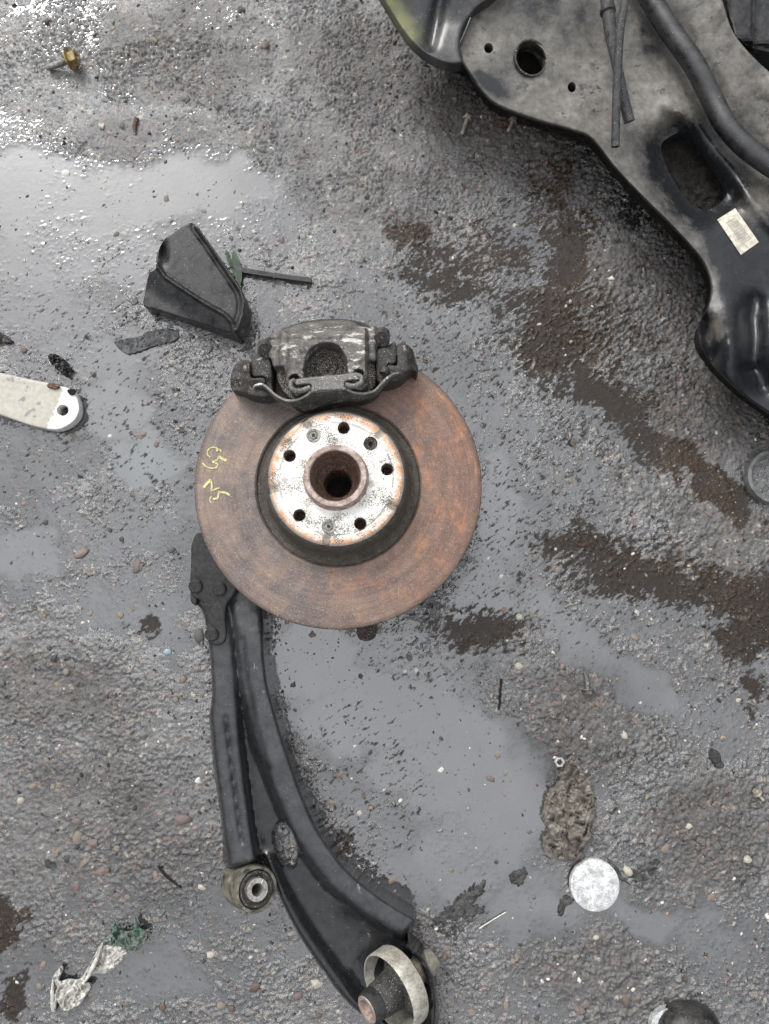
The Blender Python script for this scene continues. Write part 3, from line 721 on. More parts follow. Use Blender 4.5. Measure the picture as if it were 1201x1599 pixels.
hub = lathe('wheel_hub', [(.0338, .0340), (.0330, .0352), (.0325, .0360), (.0320, .042), (.0318, .0465), (.0310, .0480), (.0268, .0480), (.0256, .0470)], MT['hub'], brake, bc, AX, 96)
lathe('hub_bore', [(.0256, .0470), (.0250, .042), (.0235, .028), (.0215, .016), (.0185, .009), (.0160, .006), (.0152, .0045)], MT['bore'], hub, bc, AX, 96)
def splines(r, h, t): return r + .0009 * (1 if (int(t / (2 * math.pi) * 120) % 4) < 2 else 0)
lathe('spline_socket', [(.0152, .0048), (.0142, .003), (.0140, -.012), (.0140, -.035)], MT['bore'], hub, bc, AX, 120, rfun=splines, smooth=25)
lathe('socket_floor', [(.0152, -.035), (.0001, -.035)], MT['void'], hub, bc, AX, 40)
kn = lathe('hub_carrier', [(.004, -.114), (.052, -.114), (.056, -.10), (.05, -.07), (.06, -.05), (.075, -.03), (.075, -.020), (.02, -.019)], MT['black_bracket'], brake, bc, (0, 0, 1), 48)
relief('knuckle_lug', [(548, 935), (592, 935), (588, 975), (586, 995), (574, 1001), (560, 997), (556, 975)], lambda x, y: .052 + 0 * x, MT['dark_rust'], brake, bevel=4, bdrop=.003, z0=.002, step=4)
# yellow marker writing G5 / N5
def ribbon(strokes, name, zoff=.0006):
    verts = []; faces = []
    for pts, wd in strokes:
        pp = catmull([(300 + x / 7.5, 640 + y / 7.5) for x, y in pts], 1.2, False)
        n = len(pp); b = len(verts)
        for i, p in enumerate(pp):
            d = pp[min(i + 1, n - 1)] - pp[max(i - 1, 0)]; d = d / max(1e-6, np.linalg.norm(d)); nn = np.array([-d[1], d[0]])
            ww = wd / 7.5 * .5 * (1 + .35 * math.sin(i * 1.7 + wd) * random.random())
            for s in (-1, 1):
                q = p + nn * ww * s; v = P(q[0], q[1], ZD)
                lz = ZD - (v.y - bc.y) * math.tan(rad(2.0))
                v = P(q[0], q[1], lz + zoff); verts.append(v)
        for i in range(n - 1): faces.append((b + 2 * i, b + 2 * i + 1, b + 2 * i + 3, b + 2 * i + 2))
    return mesh_obj(name, verts, faces, MT['chalk'], disc)
o = ribbon([([(340, 495), (315, 470), (270, 440), (225, 440), (185, 475), (180, 520), (212, 555)], 13), ([(340, 490), (318, 468), (285, 478)], 22), ([(405, 588), (360, 578), (312, 545)], 30),
        ([(312, 545), (288, 590), (240, 608), (296, 634), (292, 668), (236, 684), (170, 665), (118, 620)], 16)], 'marker_writing')
o['label'] = 'faint yellow handwritten G5'
o = ribbon([([(135, 910), (175, 862), (222, 818)], 30), ([(220, 815), (232, 890), (225, 950)], 20), ([(225, 950), (270, 930), (320, 912)], 16),
        ([(440, 1000), (405, 975), (330, 962)], 26), ([(318, 950), (306, 1000), (296, 1034), (246, 1042)], 22), ([(222, 1015), (206, 1060), (226, 1086)], 12)], 'marker_writing')
o['label'] = 'yellow handwritten N5'

# caliper ---------------------------------------------------------
def zc(pts, s=3.753, ox=350, oy=490): return [(ox + x / s, oy + y / s) for x, y in pts]
BODY = zc([(190, 250), (185, 190), (245, 140), (330, 100), (450, 60), (600, 40), (740, 45), (810, 75), (870, 78), (940, 88), (968, 150), (955, 185), (895, 200), (897, 268), (845, 280),
           (842, 410), (805, 452), (750, 440), (724, 400), (722, 320), (708, 250), (668, 192), (600, 172), (530, 192), (484, 250), (470, 330), (474, 420), (484, 455), (440, 482), (392, 462), (365, 400), (348, 312), (292, 312), (272, 262)])
def zbody(x, y):
    z = .166 - .028 * np.clip((540 - y) / 40, 0, 2) ** 2
    lug = np.maximum(sstep(440, 434, x), sstep(570, 576, x)) * sstep(585, 575, y)
    z = z - .012 * lug
    ear = np.maximum(sstep(424, 414, x), sstep(585, 592, x)); z = z - .014 * ear
    z = z + .0035 * np.exp(-((np.abs(x - 507) - 62) / 5) ** 2) * sstep(600, 560, y)
    z = z - .003 * sstep(525, 531, y) * sstep(470, 480, y)
    d = np.minimum(np.hypot(x - 460.6, y - 594), np.hypot(x - 560.5, y - 585))
    z = z - .006 * sstep(575, 590, y) + .006 * np.exp(-((d - 11) / 4) ** 2) * sstep(575, 585, y)
    return z + .0008 * fbm(x / 9, y / 9, 3, 3)
cal = relief('brake_caliper', BODY, zbody, MT['black_iron'], brake, holes=[ell(460.6, 594, 7.5, 8, 20), ell(560.5, 585, 7.5, 8, 20)], step=2.4, bevel=3.6, bdrop=.0045, z0=lambda x, y: .128 if y > 548 else .045, hz0=.135, hbevel=3)
cal['label'] = 'black scuffed floating caliper straddling the disc edge'
relief('bridge_back', zc([(250, 180), (330, 95), (450, 52), (600, 30), (740, 36), (850, 70), (900, 150), (880, 260), (300, 290)]), lambda x, y: .132 - .02 * np.clip((530 - y) / 30, 0, 2) ** 2, MT['black_bracket'], cal, step=4, bevel=5, bdrop=.006, z0=.03)
relief('brake_pad', zc([(310, 330), (470, 160), (600, 150), (730, 165), (880, 300), (885, 420), (820, 470), (400, 500)]), 
       lambda x, y: .136 + .0022 * np.sin(np.clip(np.hypot(x - 510, y - 572), 0, 26) * .55) * (np.hypot(x - 510, y - 572) < 26) + .001 * fbm(x / 4, y / 4, 8, 3), MT['pad'], cal, step=2.6, bevel=4, bdrop=.004, z0=.115)
# spring clip: plate, two hooks, edge strip
clip = relief('spring_clip', zc([(408, 392), (450, 378), (530, 368), (620, 360), (700, 352), (792, 346), (798, 382), (745, 390), (712, 398), (706, 425), (720, 442), (640, 448), (560, 452), (508, 462), (512, 420), (480, 412), (420, 418)]),
       lambda x, y: .1665 + .0006 * np.sin((x - 458) / 9), MT['spring_steel'], cal, step=2.5, bevel=2.5, bdrop=.002, z0=-1.004)
edge = zc([(172, 430), (190, 415), (225, 412), (262, 440), (300, 474), (365, 506), (430, 502), (480, 478), (512, 456), (560, 452), (640, 446), (705, 440), (760, 460), (820, 466), (880, 450), (915, 415), (945, 385), (990, 352), (1025, 344)])
def strip(name, line, zt, zb, wd, mat, parent):
    pp = catmull(line, 2.5, False); n = len(pp); V = []; F = []
    for i, p in enumerate(pp):
        d = pp[min(i + 1, n - 1)] - pp[max(i - 1, 0)]; d /= np.linalg.norm(d); nn = np.array([-d[1], d[0]])
        za, zz = (zt(i / (n - 1)), zb(i / (n - 1)))
        a = P(*(p + nn * wd * .5), za); b = P(*(p - nn * wd * .5), za)
        V += [b, a, Vector((a.x, a.y - .0015, zz)), Vector((b.x, b.y - .0015, zz))]
    for i in range(n - 1):
        for k in range(4): F.append((4 * i + k, 4 * i + (k + 1) % 4, 4 * i + 4 + (k + 1) % 4, 4 * i + 4 + k))
    F += [(0, 3, 2, 1), (4 * n - 4, 4 * n - 3, 4 * n - 2, 4 * n - 1)]
    return mesh_obj(name, V, F, mat, parent, None, 40)
strip('spring_strip', edge, lambda t: .150 + .014 * math.sin(math.pi * t), lambda t: .140 + .006 * math.sin(math.pi * t), 3.2, MT['spring_steel'], cal)
for pts in ([(412, 392), (392, 400), (390, 430), (420, 452), (470, 446), (505, 430)], [(790, 362), (808, 372), (806, 402), (780, 420), (740, 424), (712, 414)]):
    tube('spring_hook', [P(*q, .1650 + .002 * math.sin(i)) for i, q in enumerate(zc(pts))], .0030, MT['spring_steel'], cal, 10, step=.003)
# carrier bracket: lower band and the two ends
relief('bracket_band', zc([(180, 440), (232, 428), (300, 486), (365, 516), (432, 512), (500, 474), (560, 462), (700, 450), (760, 470), (822, 476), (884, 460), (930, 412), (890, 470), (805, 518), (740, 524), (640, 534), (560, 556), (500, 572), (440, 562), (390, 528), (330, 498), (230, 486)]),
       lambda x, y: .143 - .010 * sstep(612, 640, y) + 0 * x, MT['black_bracket'], cal, step=3, bevel=4, bdrop=.005, z0=.117)
lw = relief('bracket_end', zc([(45, 445), (40, 370), (62, 305), (95, 275), (150, 278), (158, 370), (235, 378), (240, 418), (200, 428), (280, 470), (250, 486), (180, 484), (100, 462)]),
       lambda x, y: .150 - .012 * sstep(392, 372, x) - .006 * sstep(590, 606, y) + .0006 * fbm(x / 6, y / 6, 5, 3), MT['black_bracket'], cal, step=2.6, bevel=3, bdrop=.004, z0=.08)
relief('pad_ear', zc([(160, 262), (185, 235), (262, 258), (282, 330), (285, 420), (290, 478), (240, 440), (236, 376), (164, 366)]), lambda x, y: .143 - .004 * sstep(585, 600, y), MT['black_bracket'], cal, step=3, bevel=3, bdrop=.004, z0=.09)
relief('bracket_end', zc([(1010, 190), (1050, 172), (1105, 212), (1122, 275), (1138, 330), (1128, 356), (1102, 330), (1072, 346), (1040, 380), (990, 402), (925, 412), (905, 400), (950, 350), (960, 300), (1012, 300)]),
       lambda x, y: .150 - .012 * sstep(632, 652, x) - .006 * sstep(575, 595, y) + .0006 * fbm(x / 6, y / 6, 6, 3), MT['black_bracket'], cal, step=2.6, bevel=3, bdrop=.004, z0=.08)
relief('pad_ear', zc([(895, 212), (950, 192), (1004, 168), (1008, 296), (962, 296), (958, 350), (925, 400), (898, 400), (890, 300)]), lambda x, y: .143 + 0 * x, MT['black_bracket'], cal, step=3, bevel=3, bdrop=.004, z0=.09)
tube('slide_pin', [P(*zc([(945, 320)])[0], .150), P(*zc([(932, 352)])[0], .151)], .0048, MT['black_bracket'], cal, 10)
for q in ((415, 548), (596, 530)):
    tube('pin_boot', [P(q[0], q[1], .150), P(q[0] + (2 if q[0] > 500 else -2), q[1] - 9, .140)], [.0085, .0075], MT['rubber'], cal, 12)

# ================================================================== CONTROL ARM
za = lambda zx, zy: (320 + zx / 3.0, 1200 + zy / 3.0)
ARM = [(303, 845), (345, 850), (395, 900), (411, 960), (413, 1020), (419, 1070), (433, 1120), (454, 1185), (476, 1248), (505, 1308), (545, 1360), (590, 1397), (625, 1420), (651, 1437), (642, 1447), (632, 1462),
       (640, 1478), (662, 1496), (678, 1528), (684, 1565), (683, 1605), (660, 1632), (620, 1622), (588, 1600), (545, 1568), (503, 1515), (468, 1462), (442, 1412), (426, 1372), (412, 1336), (408, 1340), (385, 1350), (352, 1352), (347, 1300), (341, 1250), (333, 1200), (329, 1150), (327, 1118), (331, 1085), (329, 1040), (325, 1000), (316, 955), (300, 935), (299, 880)]
RA = [(372, 900), (390, 960), (398, 1020), (404, 1080), (420, 1150), (446, 1225), (478, 1300), (528, 1368), (585, 1415), (630, 1440)]
RB = [(322, 900), (338, 1000), (348, 1100), (354, 1160), (362, 1230), (370, 1290), (380, 1350)]
RC = [(415, 1350), (436, 1395), (468, 1452), (512, 1515), (556, 1570), (600, 1605)]
RD = [(640, 1478), (660, 1500), (672, 1530), (677, 1570), (674, 1610)]
def plat(d, hw, p=4): return np.exp(-(d / hw) ** p)
def zarm(x, y):
    web = .022 - .006 * sstep(1250, 1450, y) + .014 * sstep(1190, 1060, y) + .004 * sstep(1100, 950, y)
    a = .050 * (1 - .10 * sstep(1300, 1420, y)) * (1 - .25 * sstep(1020, 900, y)); b = .046 * (1 - .1 * sstep(1000, 900, y)); c = .032; dd = .052
    def bump_(z, d, hw, top, p=3): return z + (np.maximum(top - web, 0)) * plat(d, hw, p)
    r1 = (a - web) * plat(pdist(x, y, RA), 25, 7); r2 = (b - web) * plat(pdist(x, y, RB), 25, 9); r3 = (c - web) * plat(pdist(x, y, RC), 17, 2.5)
    r4 = (dd - web) * plat(pdist(x, y, RD), 9, 3); sp = (.036 - web) * plat(pdist(x, y, [(560, 1405), (640, 1442)]), 24, 2)
    z = web + np.maximum.reduce([r1, r2, r3, r4, sp])
    z = z - .0035 * plat(pdist(x, y, [(352, 1120), (362, 1200), (374, 1290), (378, 1315)]) - 0, 3.5, 2)      # pressed seam on the short leg
    z = z - .004 * np.exp(-(pdist(x, y, [(378, 1000), (384, 1060), (398, 1130), (418, 1200)]) / 5) ** 2)
    return z + .0006 * fbm(x / 30, y / 30, 9, 3)
def arm_tone(x, y):
    d = pdist(x, y, RA); e = pdist(x, y, RB)
    return np.clip(np.maximum.reduce([plat(d, 24, 2) * .95, plat(e, 22, 2) * .9, .75 * sstep(1120, 1040, y)]), .04, 1)  # fills the dust mask: paler on two ridges and upper end, darker channel
arm = empty('control_arm', (P(440, 1250, 0).x, P(440, 1250, 0).y, 0), 'long black steel suspension control arm curving out from under the brake disc', 'car part')
body = relief('arm_body', ARM, zarm, MT['arm'], arm, holes=[ell(446, 1320, 16, 36, 28, -.22)], step=3.2, bevel=7, bdrop=.012, z0=.0005, hz0=-1.006, attrs={'dust': arm_tone}, ang=50, hbevel=4)
body['label'] = 'pressed black steel shell with a dark hollow channel and oval hole'
pl = relief('joint_plate', [(306, 835), (345, 838), (372, 905), (366, 928), (355, 943), (352, 965), (354, 990), (350, 1003), (338, 1008), (326, 1001), (322, 965), (316, 940), (300, 930), (298, 890)], lambda x, y: .055 - .004 * sstep(900, 1000, y), MT['arm_plate'], arm, step=3.5, bevel=3.5, bdrop=.003, z0=.036)
for i, (x, y) in enumerate([(343, 919), (306, 915), (331, 990)]):
    lathe('rivet', [(.0078, -.002), (.0078, .002), (.0066, .0034), (.0045, .0039), (.0001, .0041)], MT['arm_plate'], arm, P(x, y, .0545 - .004 * (y > 950)), (0, -.12, 1), 24)
relief('sill_tab', [(300, 905), (308, 930), (306, 945), (298, 938)], lambda x, y: .05 + 0 * x, MT['arm_plate'], arm, step=3, bevel=2, z0=.01)
# front bush: upright eye
fb0 = P(376, 1377, .004); fb1 = P(401, 1389, .050); fax = (fb1 - fb0).normalized(); fl = (fb1 - fb0).length
eye = lathe('front_bush', [(.0195, 0), (.0238, .002), (.0246, fl * .5), (.0240, fl - .003), (.0230, fl), (.0204, fl), (.0196, fl - .003), (.0196, 0)], MT['eye'], arm, fb0, fax, 48)
eye['label'] = 'upright steel eye with a black rubber bush'
lathe('bush_rubber', [(.0198, fl - .006), (.0186, fl - .0015), (.0165, fl - .001), (.0130, fl - .004), (.0118, fl - .003)], MT['rubber'], eye, fb0, fax, 48)
def knurl(r, h, t): return r
lathe('inner_sleeve', [(.0122, 0), (.0122, fl + .0015), (.0118, fl + .0025), (.0068, fl + .0025), (.0062, fl + .0015), (.0060, 0)], MT['steel'], eye, fb0, fax, 40)
def teeth(r, h, t): return r
for k in range(26):
    t = 2 * math.pi * k / 26; q = Vector((0, 0, 1)).rotation_difference(fax)
    a = fb0 + q @ Vector((.0078 * math.cos(t), .0078 * math.sin(t), fl + .0026)); b = fb0 + q @ Vector((.0112 * math.cos(t), .0112 * math.sin(t), fl + .0026))
    if k % 2 == 0: tube('serration', [a, b], .00045, MT['steel'], eye, 5, step=.01)
lathe('sleeve_floor', [(.0064, .01), (.0001, .01)], MT['void'], eye, fb0, fax, 16)
# rear bush: ring lying nearly flat on its side
el = rad(38); rax = Vector((-.95 * math.cos(el), -.30 * math.cos(el), math.sin(el))).normalized()
rc = P(620, 1541, .046)
rb = lathe('rear_bush', [(.0388, -.008), (.0388, .011), (.0393, .0125), (.0404, .0125), (.0411, .011), (.0413, .007), (.0411, -.006), (.0404, -.008)], MT['bushring'], arm, rc, rax, 72, closed=True)
rb['label'] = 'wide pale metal ring holding a dark rubber bush'
def lobes(r, h, t): return r * (1 - .25 * max(0, math.cos(2 * t)) * (r > .02))
lathe('bush_rubber', [(.0380, -.010), (.0300, -.004), (.0210, .004), (.0190, .014), (.0180, .026), (.0160, .030)], MT['rubber'], rb, rc, rax, 64, rfun=lobes)
lathe('inner_tube', [(.0105, .012), (.0160, .012), (.0168, .034), (.0160, .0405), (.0150, .042), (.0106, .042), (.0098, .040), (.0098, .016)], MT['arm_plate'], rb, rc, rax, 40)
lathe('tube_rim', [(.0142, .0421), (.0138, .0428), (.0108, .0428), (.0098, .0410), (.0096, .030), (.0001, .030)], MT['hub'], rb, rc, rax, 32)
lathe('tube_stub', [(.0135, -.024), (.0135, -.050), (.0125, -.0525), (.0085, -.0525), (.008, -.048), (.0001, -.048)], MT['zinc'], rb, rc, rax, 32)

# ================================================================== SUBFRAME
SUB = [(690, 90), (722, 99), (742, 128), (772, 160), (830, 184), (895, 203), (922, 214), (962, 262), (1010, 312), (1060, 362), (1094, 402), (1110, 436), (1108, 472), (1092, 508), (1094, 536), (1114, 568), (1150, 605), (1201, 644),
       (1262, 680), (1330, 660), (1370, 560), (1380, 420), (1350, 270), (1260, 160), (1201, 112), (1166, 78), (1143, 46), (1128, 0), (1110, -50), (1050, -130), (930, -170), (780, -150), (700, -60)]
OPEN = catmull([(1033, 226), (1052, 210), (1072, 205), (1092, 218), (1115, 252), (1136, 288), (1134, 306), (1118, 322), (1102, 328), (1084, 322), (1062, 298), (1040, 258)], 4)
BARP = [(985, -60), (1020, 5), (1050, 52), (1085, 102), (1110, 150), (1130, 190), (1160, 225), (1201, 256), (1270, 300), (1340, 350)]
def zsub(x, y):
    z = .078 + .010 * sstep(300, 0, y)
    pt = np.stack([x, y], -1); do = seg_dist(pt, OPEN)
    z = z - .020 * np.exp(-(do / 22) ** 2)
    z = z + .010 * np.exp(-(pdist(x, y, [(1046, 166), (1090, 200), (1150, 282), (1201, 345), (1260, 420)]) / 13) ** 2)
    z = z - .016 * np.exp(-(pdist(x, y, BARP) / 30) ** 2)
    z = z + .014 * sstep(40, 110, pdist(x, y, BARP)) * (x > 1060) * (y < 180)
    z = z + .034 * np.exp(-(((x - 1142) / 26) ** 2 + ((y - 548) / 62) ** 2)) - .016 * np.exp(-(pdist(x, y, [(1100, 500), (1112, 560)]) / 9) ** 2)
    z = z - .014 * np.exp(-(pdist(x, y, [(1178, 470), (1172, 560), (1190, 600)]) / 16) ** 2) + .020 * np.exp(-(((x - 1230) / 40) ** 2 + ((y - 540) / 60) ** 2))
    z = z - .006 * np.exp(-(((x - 1165) / 9) ** 2 + ((y - 500) / 16) ** 2)) - .010 * np.exp(-(((x - 1166) / 14) ** 2 + ((y - 577) / 6) ** 2))
    z = z + .006 * np.exp(-(pdist(x, y, [(960, 290), (1010, 330), (1070, 400)]) / 18) ** 2)
    return z + .0016 * fbm(x / 70, y / 70, 4, 3) + .0004 * fbm(x / 14, y / 14, 6, 3)
def dust_sub(x, y):
    pt = np.stack([x, y], -1); do = seg_dist(pt, OPEN)
    d = .72 - .40 * np.exp(-(do / 34) ** 2) - .40 * sstep(330, 400, y + (x - 1100) * .2) + .35 * np.exp(-(pdist(x, y, [(1090, 380), (1108, 420), (1116, 480), (1118, 520)]) / 14) ** 2)
    d = d + .2 * np.exp(-(((x - 1000) / 110) ** 2 + ((y - 160) / 60) ** 2)) - .3 * np.exp(-(((x - 1020) / 25) ** 2 + ((y - 50) / 50) ** 2))
    d = d - .25 * np.exp(-(((x - 860) / 60) ** 2 + ((y - 10) / 40) ** 2)) - .4 * np.exp(-(pdist(x, y, [(745, 118), (790, 150)]) / 12) ** 2)
    return np.clip(d, 0, 1)
sub = empty('subframe', (P(1000, 150, 0).x, P(1000, 150, 0).y, 0), 'large dusty black pressed steel subframe with holes and bar code sticker', 'car part')
relief('pressed_panel', SUB, zsub, MT['subframe'], sub, holes=[ell(830, 92, 23, 27, 36, -.3), ell(763, 75, 7.2, 8, 20), ell(893, 136, 6.5, 8, 20), OPEN], step=6, bevel=4, bdrop=.0022, z0=-1.004, hz0=-1.012, attrs={'dust': dust_sub}, ang=50)
cc = P(829, 91, .086)
lathe('hole_collar', [(.0205, -.020), (.0190, -.010), (.0190, .001), (.0200, .0022), (.0215, .0020), (.0222, -.002)], MT['black_bracket'], sub, cc, (0.12, -.05, 1), 48).scale = (.93, 1.05, 1)
relief('pocket', [(1015, 205), (1075, 185), (1125, 240), (1155, 300), (1140, 335), (1100, 348), (1060, 325), (1020, 260)], lambda x, y: .030 + .004 * fbm(x / 14, y / 14, 12, 4), MT['void'], sub, step=4, z0=.004, foot=False)
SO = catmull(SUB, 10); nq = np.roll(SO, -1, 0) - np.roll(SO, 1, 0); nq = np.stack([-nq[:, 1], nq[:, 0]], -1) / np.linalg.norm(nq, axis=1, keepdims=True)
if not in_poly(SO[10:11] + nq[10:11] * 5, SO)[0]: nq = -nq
relief('shade_block', SO + nq * 7, lambda x, y: .028 + 0 * x, MT['void'], sub, step=14, z0=.0, foot=False, presampled=True)  # added black box, blocks light and darkens the gap under the panel
fl_ = relief('mount_flange', [(560, -80), (585, -25), (606, 12), (628, 46), (645, 68), (668, 87), (697, 100), (722, 98), (719, 72), (724, 45), (742, 18), (770, -5), (800, -50), (740, -120), (620, -130)],
       lambda x, y: .094 + .018 * np.clip((690 - x + .35 * (y - 60)) / 80, -.5, 1.3) ** 2 - .008 * np.exp(-(pdist(x, y, [(672, 70), (690, -10)]) / 10) ** 2) + .012 * sstep(40, -40, y), MT['flange'], sub, step=4, bevel=6, bdrop=.006, z0=-1.012,
       attrs={'stain': lambda x, y: np.clip(1.1 * np.exp(-(pdist(x, y, [(590, -20), (616, 20), (640, 55)]) / 18) ** 2), 0, 1)}, ang=50)
FOOT.append(np.array([(560, -80), (606, 12), (645, 68), (720, 98), (800, -50)], float))
fl_['label'] = 'curved black flange with a yellow-green stain along its edge'
tube('weld_bead', [P(735, 28, .098), P(722, 60, .094), P(700, 100, .086), P(712, 101, .086)], .0012, MT['flange'], sub, 8)
# sticker: its own axes follow the long side
c0, c1, c2, c3 = [P(x, y, .0) for x, y in ((1120, 343), (1148, 325), (1185, 378), (1157, 398))]
def zs(px, py): return float(zsub(np.array([px], float), np.array([py], float))[0])
sq = [(1120, 343), (1148, 325), (1185, 378), (1157, 398)]
mid_ = P(1152, 361, zs(1152, 361)); ux = (P(1171, 388, .08) - P(1134, 334, .08)).normalized(); uy = Vector((0, 0, 1)).cross(ux)
V = []; F = []; nn_ = 8
for j in range(nn_ + 1):
    for i in range(nn_ + 1):
        a, b = i / nn_, j / nn_
        p = np.array(sq[0]) * (1 - a) * (1 - b) + np.array(sq[3]) * a * (1 - b) + np.array(sq[2]) * a * b + np.array(sq[1]) * (1 - a) * b
        V.append(P(p[0], p[1], zs(*p) + .0009))
for j in range(nn_):
    for i in range(nn_): k = j * (nn_ + 1) + i; F.append((k, k + 1, k + nn_ + 2, k + nn_ + 1))
me = bpy.data.meshes.new('barcode_sticker'); R3 = Matrix((ux, uy, (0, 0, 1))).transposed(); inv = R3.inverted()
me.from_pydata([inv @ (v - mid_) for v in V], [], F); me.update()
so = link_mesh('barcode_sticker', me, MT['sticker'], sub, mid_); so.rotation_euler = R3.to_euler()
so['label'] = 'small cream sticker printed with a bar code'
# stabiliser bar lying across
tag(tube('stabiliser_bar', [P(x, y, .094 + .006 * (y < 120)) for x, y in BARP], .0120, MT['bar'], None, 24, step=.008), 'thick bent black stabiliser bar lying across the dusty subframe', 'metal bar')
tag(tube('metal_wire', [P(x, y, .0905) for x, y in [(1000, -30), (1015, 8), (1030, 35), (1042, 50), (1050, 66)]], .0016, MT['steel'], None, 8), 'thin bright wire lying beside the stabiliser bar on the subframe', 'wire')
h1 = empty('rubber_hose', P(961, 228, .09), 'slim black rubber hose end lying on top of a thicker hose', 'hose')
tube('hose_wall', [P(972, -60, .155), P(976, -5, .150), P(968, 50, .142), P(964, 120, .128), P(962, 180, .116), P(961, 229, .106)], .0047, MT['hose'], h1, 16, cap=False)
lathe('hose_bore', [(.0047, 0), (.0030, .0002), (.0030, -.004), (.0001, -.004)], MT['rubber'], h1, P(961, 229, .106), (0.0, -.97, -.2), 16)
h2 = empty('rubber_hose', P(982, 190, .09), 'thicker cut black rubber hose with a collar, lying under the slim hose', 'hose')
tube('hose_wall', [P(942, -50, .122), P(948, 0, .120), P(953, 45, .118), P(962, 95, .114), P(972, 145, .108), P(983, 190, .100)], [.0075, .0075, .0070, .0056, .0058, .0062], MT['hose'], h2, 16)
lathe('collar', [(.0074, -.003), (.0088, -.002), (.0088, .002), (.0074, .003)], MT['rubber'], h2, P(949, 17, .1195), (.1, -1, 0), 24)
# ribbed panel beyond
pn = relief('plastic_tray', [(1120, -110), (1128, -40), (1140, 30), (1152, 62), (1180, 78), (1240, 88), (1330, 96), (1330, -110)], lambda x, y: .050 + .006 * np.exp(-((x - 1177) / 3.0) ** 2) + .005 * np.exp(-((x - 1136) / 3) ** 2) + .005 * np.exp(-((x - 1222) / 3) ** 2) + .006 * np.exp(-(pdist(x, y, [(1150, 58), (1180, 66), (1300, 80)]) / 4) ** 2) + .0006 * fbm(x / 20, y / 20, 2, 3), MT['plastic'], None, step=4, bevel=4, z0=.0)
tag(pn, 'ribbed black plastic tray lying behind the dusty subframe', 'plastic tray')

# ================================================================== LOOSE THINGS
def z8(pts): return [(180 + x / 3.753, 320 + y / 3.753) for x, y in pts]
W1 = z8([(430, 105), (478, 122), (530, 190), (640, 345), (735, 485), (762, 560), (760, 640), (735, 700), (706, 752), (680, 748), (560, 712), (400, 662), (240, 610), (168, 590), (178, 500), (200, 400), (236, 372), (243, 300), (285, 205), (340, 165)])
bead1 = z8([(243, 350), (290, 420), (400, 495), (500, 560), (640, 640), (688, 690), (700, 745)]); bead2 = z8([(480, 130), (560, 240), (640, 360), (735, 500), (752, 565), (745, 640), (712, 730)])
def zw(x, y):
    lowside = ((x - 244) * (.58) - (y - 415) * (.82))     # negative below the bead
    l = sstep(3, -5, lowside)
    z = .040 - .001 * l - .014 * sstep(-4, -42, lowside)
    z = z + np.maximum(.0105 * np.exp(-(pdist(x, y, bead1) / 3.2) ** 4), .0105 * np.exp(-(pdist(x, y, bead2) / 3.4) ** 4))
    z = z - .014 * np.exp(-(((x - 256) / 5.5) ** 2 + ((y - 392) / 15) ** 2)) - .002 * np.exp(-(pdist(x, y, bead2) - 7) ** 2 / 8)
    return z
wd = relief('plastic_cover', W1, zw, MT['plastic'], None, step=1.7, bevel=2, bdrop=.0015, z0=.0005, ang=60)
tag(wd, 'black wedge shaped plastic cover with raised beaded edges in the puddle', 'plastic cover')
def zpath(pts, z): return [P(x, y, z) for x, y in pts]
def flatbar(name, line, wpx, zt, zb, mat, parent=None):
    pp = np.array(line, float); V = []; F = []; n = len(pp)
    for i, p in enumerate(pp):
        d = pp[min(i + 1, n - 1)] - pp[max(i - 1, 0)]; d /= np.linalg.norm(d); nn = np.array([-d[1], d[0]]); ww = wpx[i] * .5
        a = P(*(p + nn * ww), zt); b = P(*(p - nn * ww), zt); V += [b, a, Vector((a.x, a.y, zb)), Vector((b.x, b.y, zb))]
    for i in range(n - 1):
        for k in range(4): F.append((4 * i + k, 4 * i + (k + 1) % 4, 4 * i + 4 + (k + 1) % 4, 4 * i + 4 + k))
    F += [(0, 3, 2, 1), (4 * n - 4, 4 * n - 3, 4 * n - 2, 4 * n - 1)]
    return mesh_obj(name, V, F, mat, parent, None, 30)
tag(flatbar('plastic_strip', [(368, 420), (372, 420), (400, 425), (426, 429), (429, 429.5), (432, 430), (486, 437)], [4, 8, 7, 6.5, 10, 6.5, 7], .0085, .0008, MT['plastic']), 'thin black plastic strip poking out from the wedge shaped cover', 'plastic strip')
lf = empty('leaf', G(368, 415), 'small folded green leaf tucked against the wedge shaped cover', 'leaf')
relief('leaf_blade', z8([(652, 275), (665, 280), (684, 335), (688, 365), (674, 362), (655, 318)]), lambda x, y: .014 + .0003 * (x - 355), MT['leaf'], lf, step=2, z0=-1.0008)
relief('leaf_blade', z8([(690, 268), (712, 285), (735, 350), (742, 420), (728, 480), (712, 440), (690, 390), (684, 330)]), lambda x, y: .012 - .0003 * (x - 365), MT['leaf_pale'], lf, step=2, z0=-1.0008)
def rough_chip(name, outline, zt, amp, mat, label, cat, sc=6, step=2.2, group=None, z0=0.0):
    o = relief(name, outline, lambda x, y: zt + amp * fbm(x / sc, y / sc, len(label), 4, .6), mat, None, step=step, bevel=2, bdrop=.0015, z0=z0, ang=30)
    return tag(o, label, cat, group)
rough_chip('rubber_strip', [(178, 534), (184, 531), (222, 524), (228, 518), (262, 513), (277, 517), (279, 528), (262, 536), (240, 541), (203, 553), (190, 548)], .0028, .0014, MT['bark'], 'flat grey strip half sunk in the puddle below the plastic cover', 'rubber strip', 5)
rough_chip('rubber_scrap', [(75, 555), (84, 552), (98, 560), (103, 570), (112, 576), (104, 580), (100, 586), (90, 577), (80, 568)], .010, .006, MT['rubber'], 'crumpled black rubber scrap above the beige metal bar', 'rubber scrap', 6)
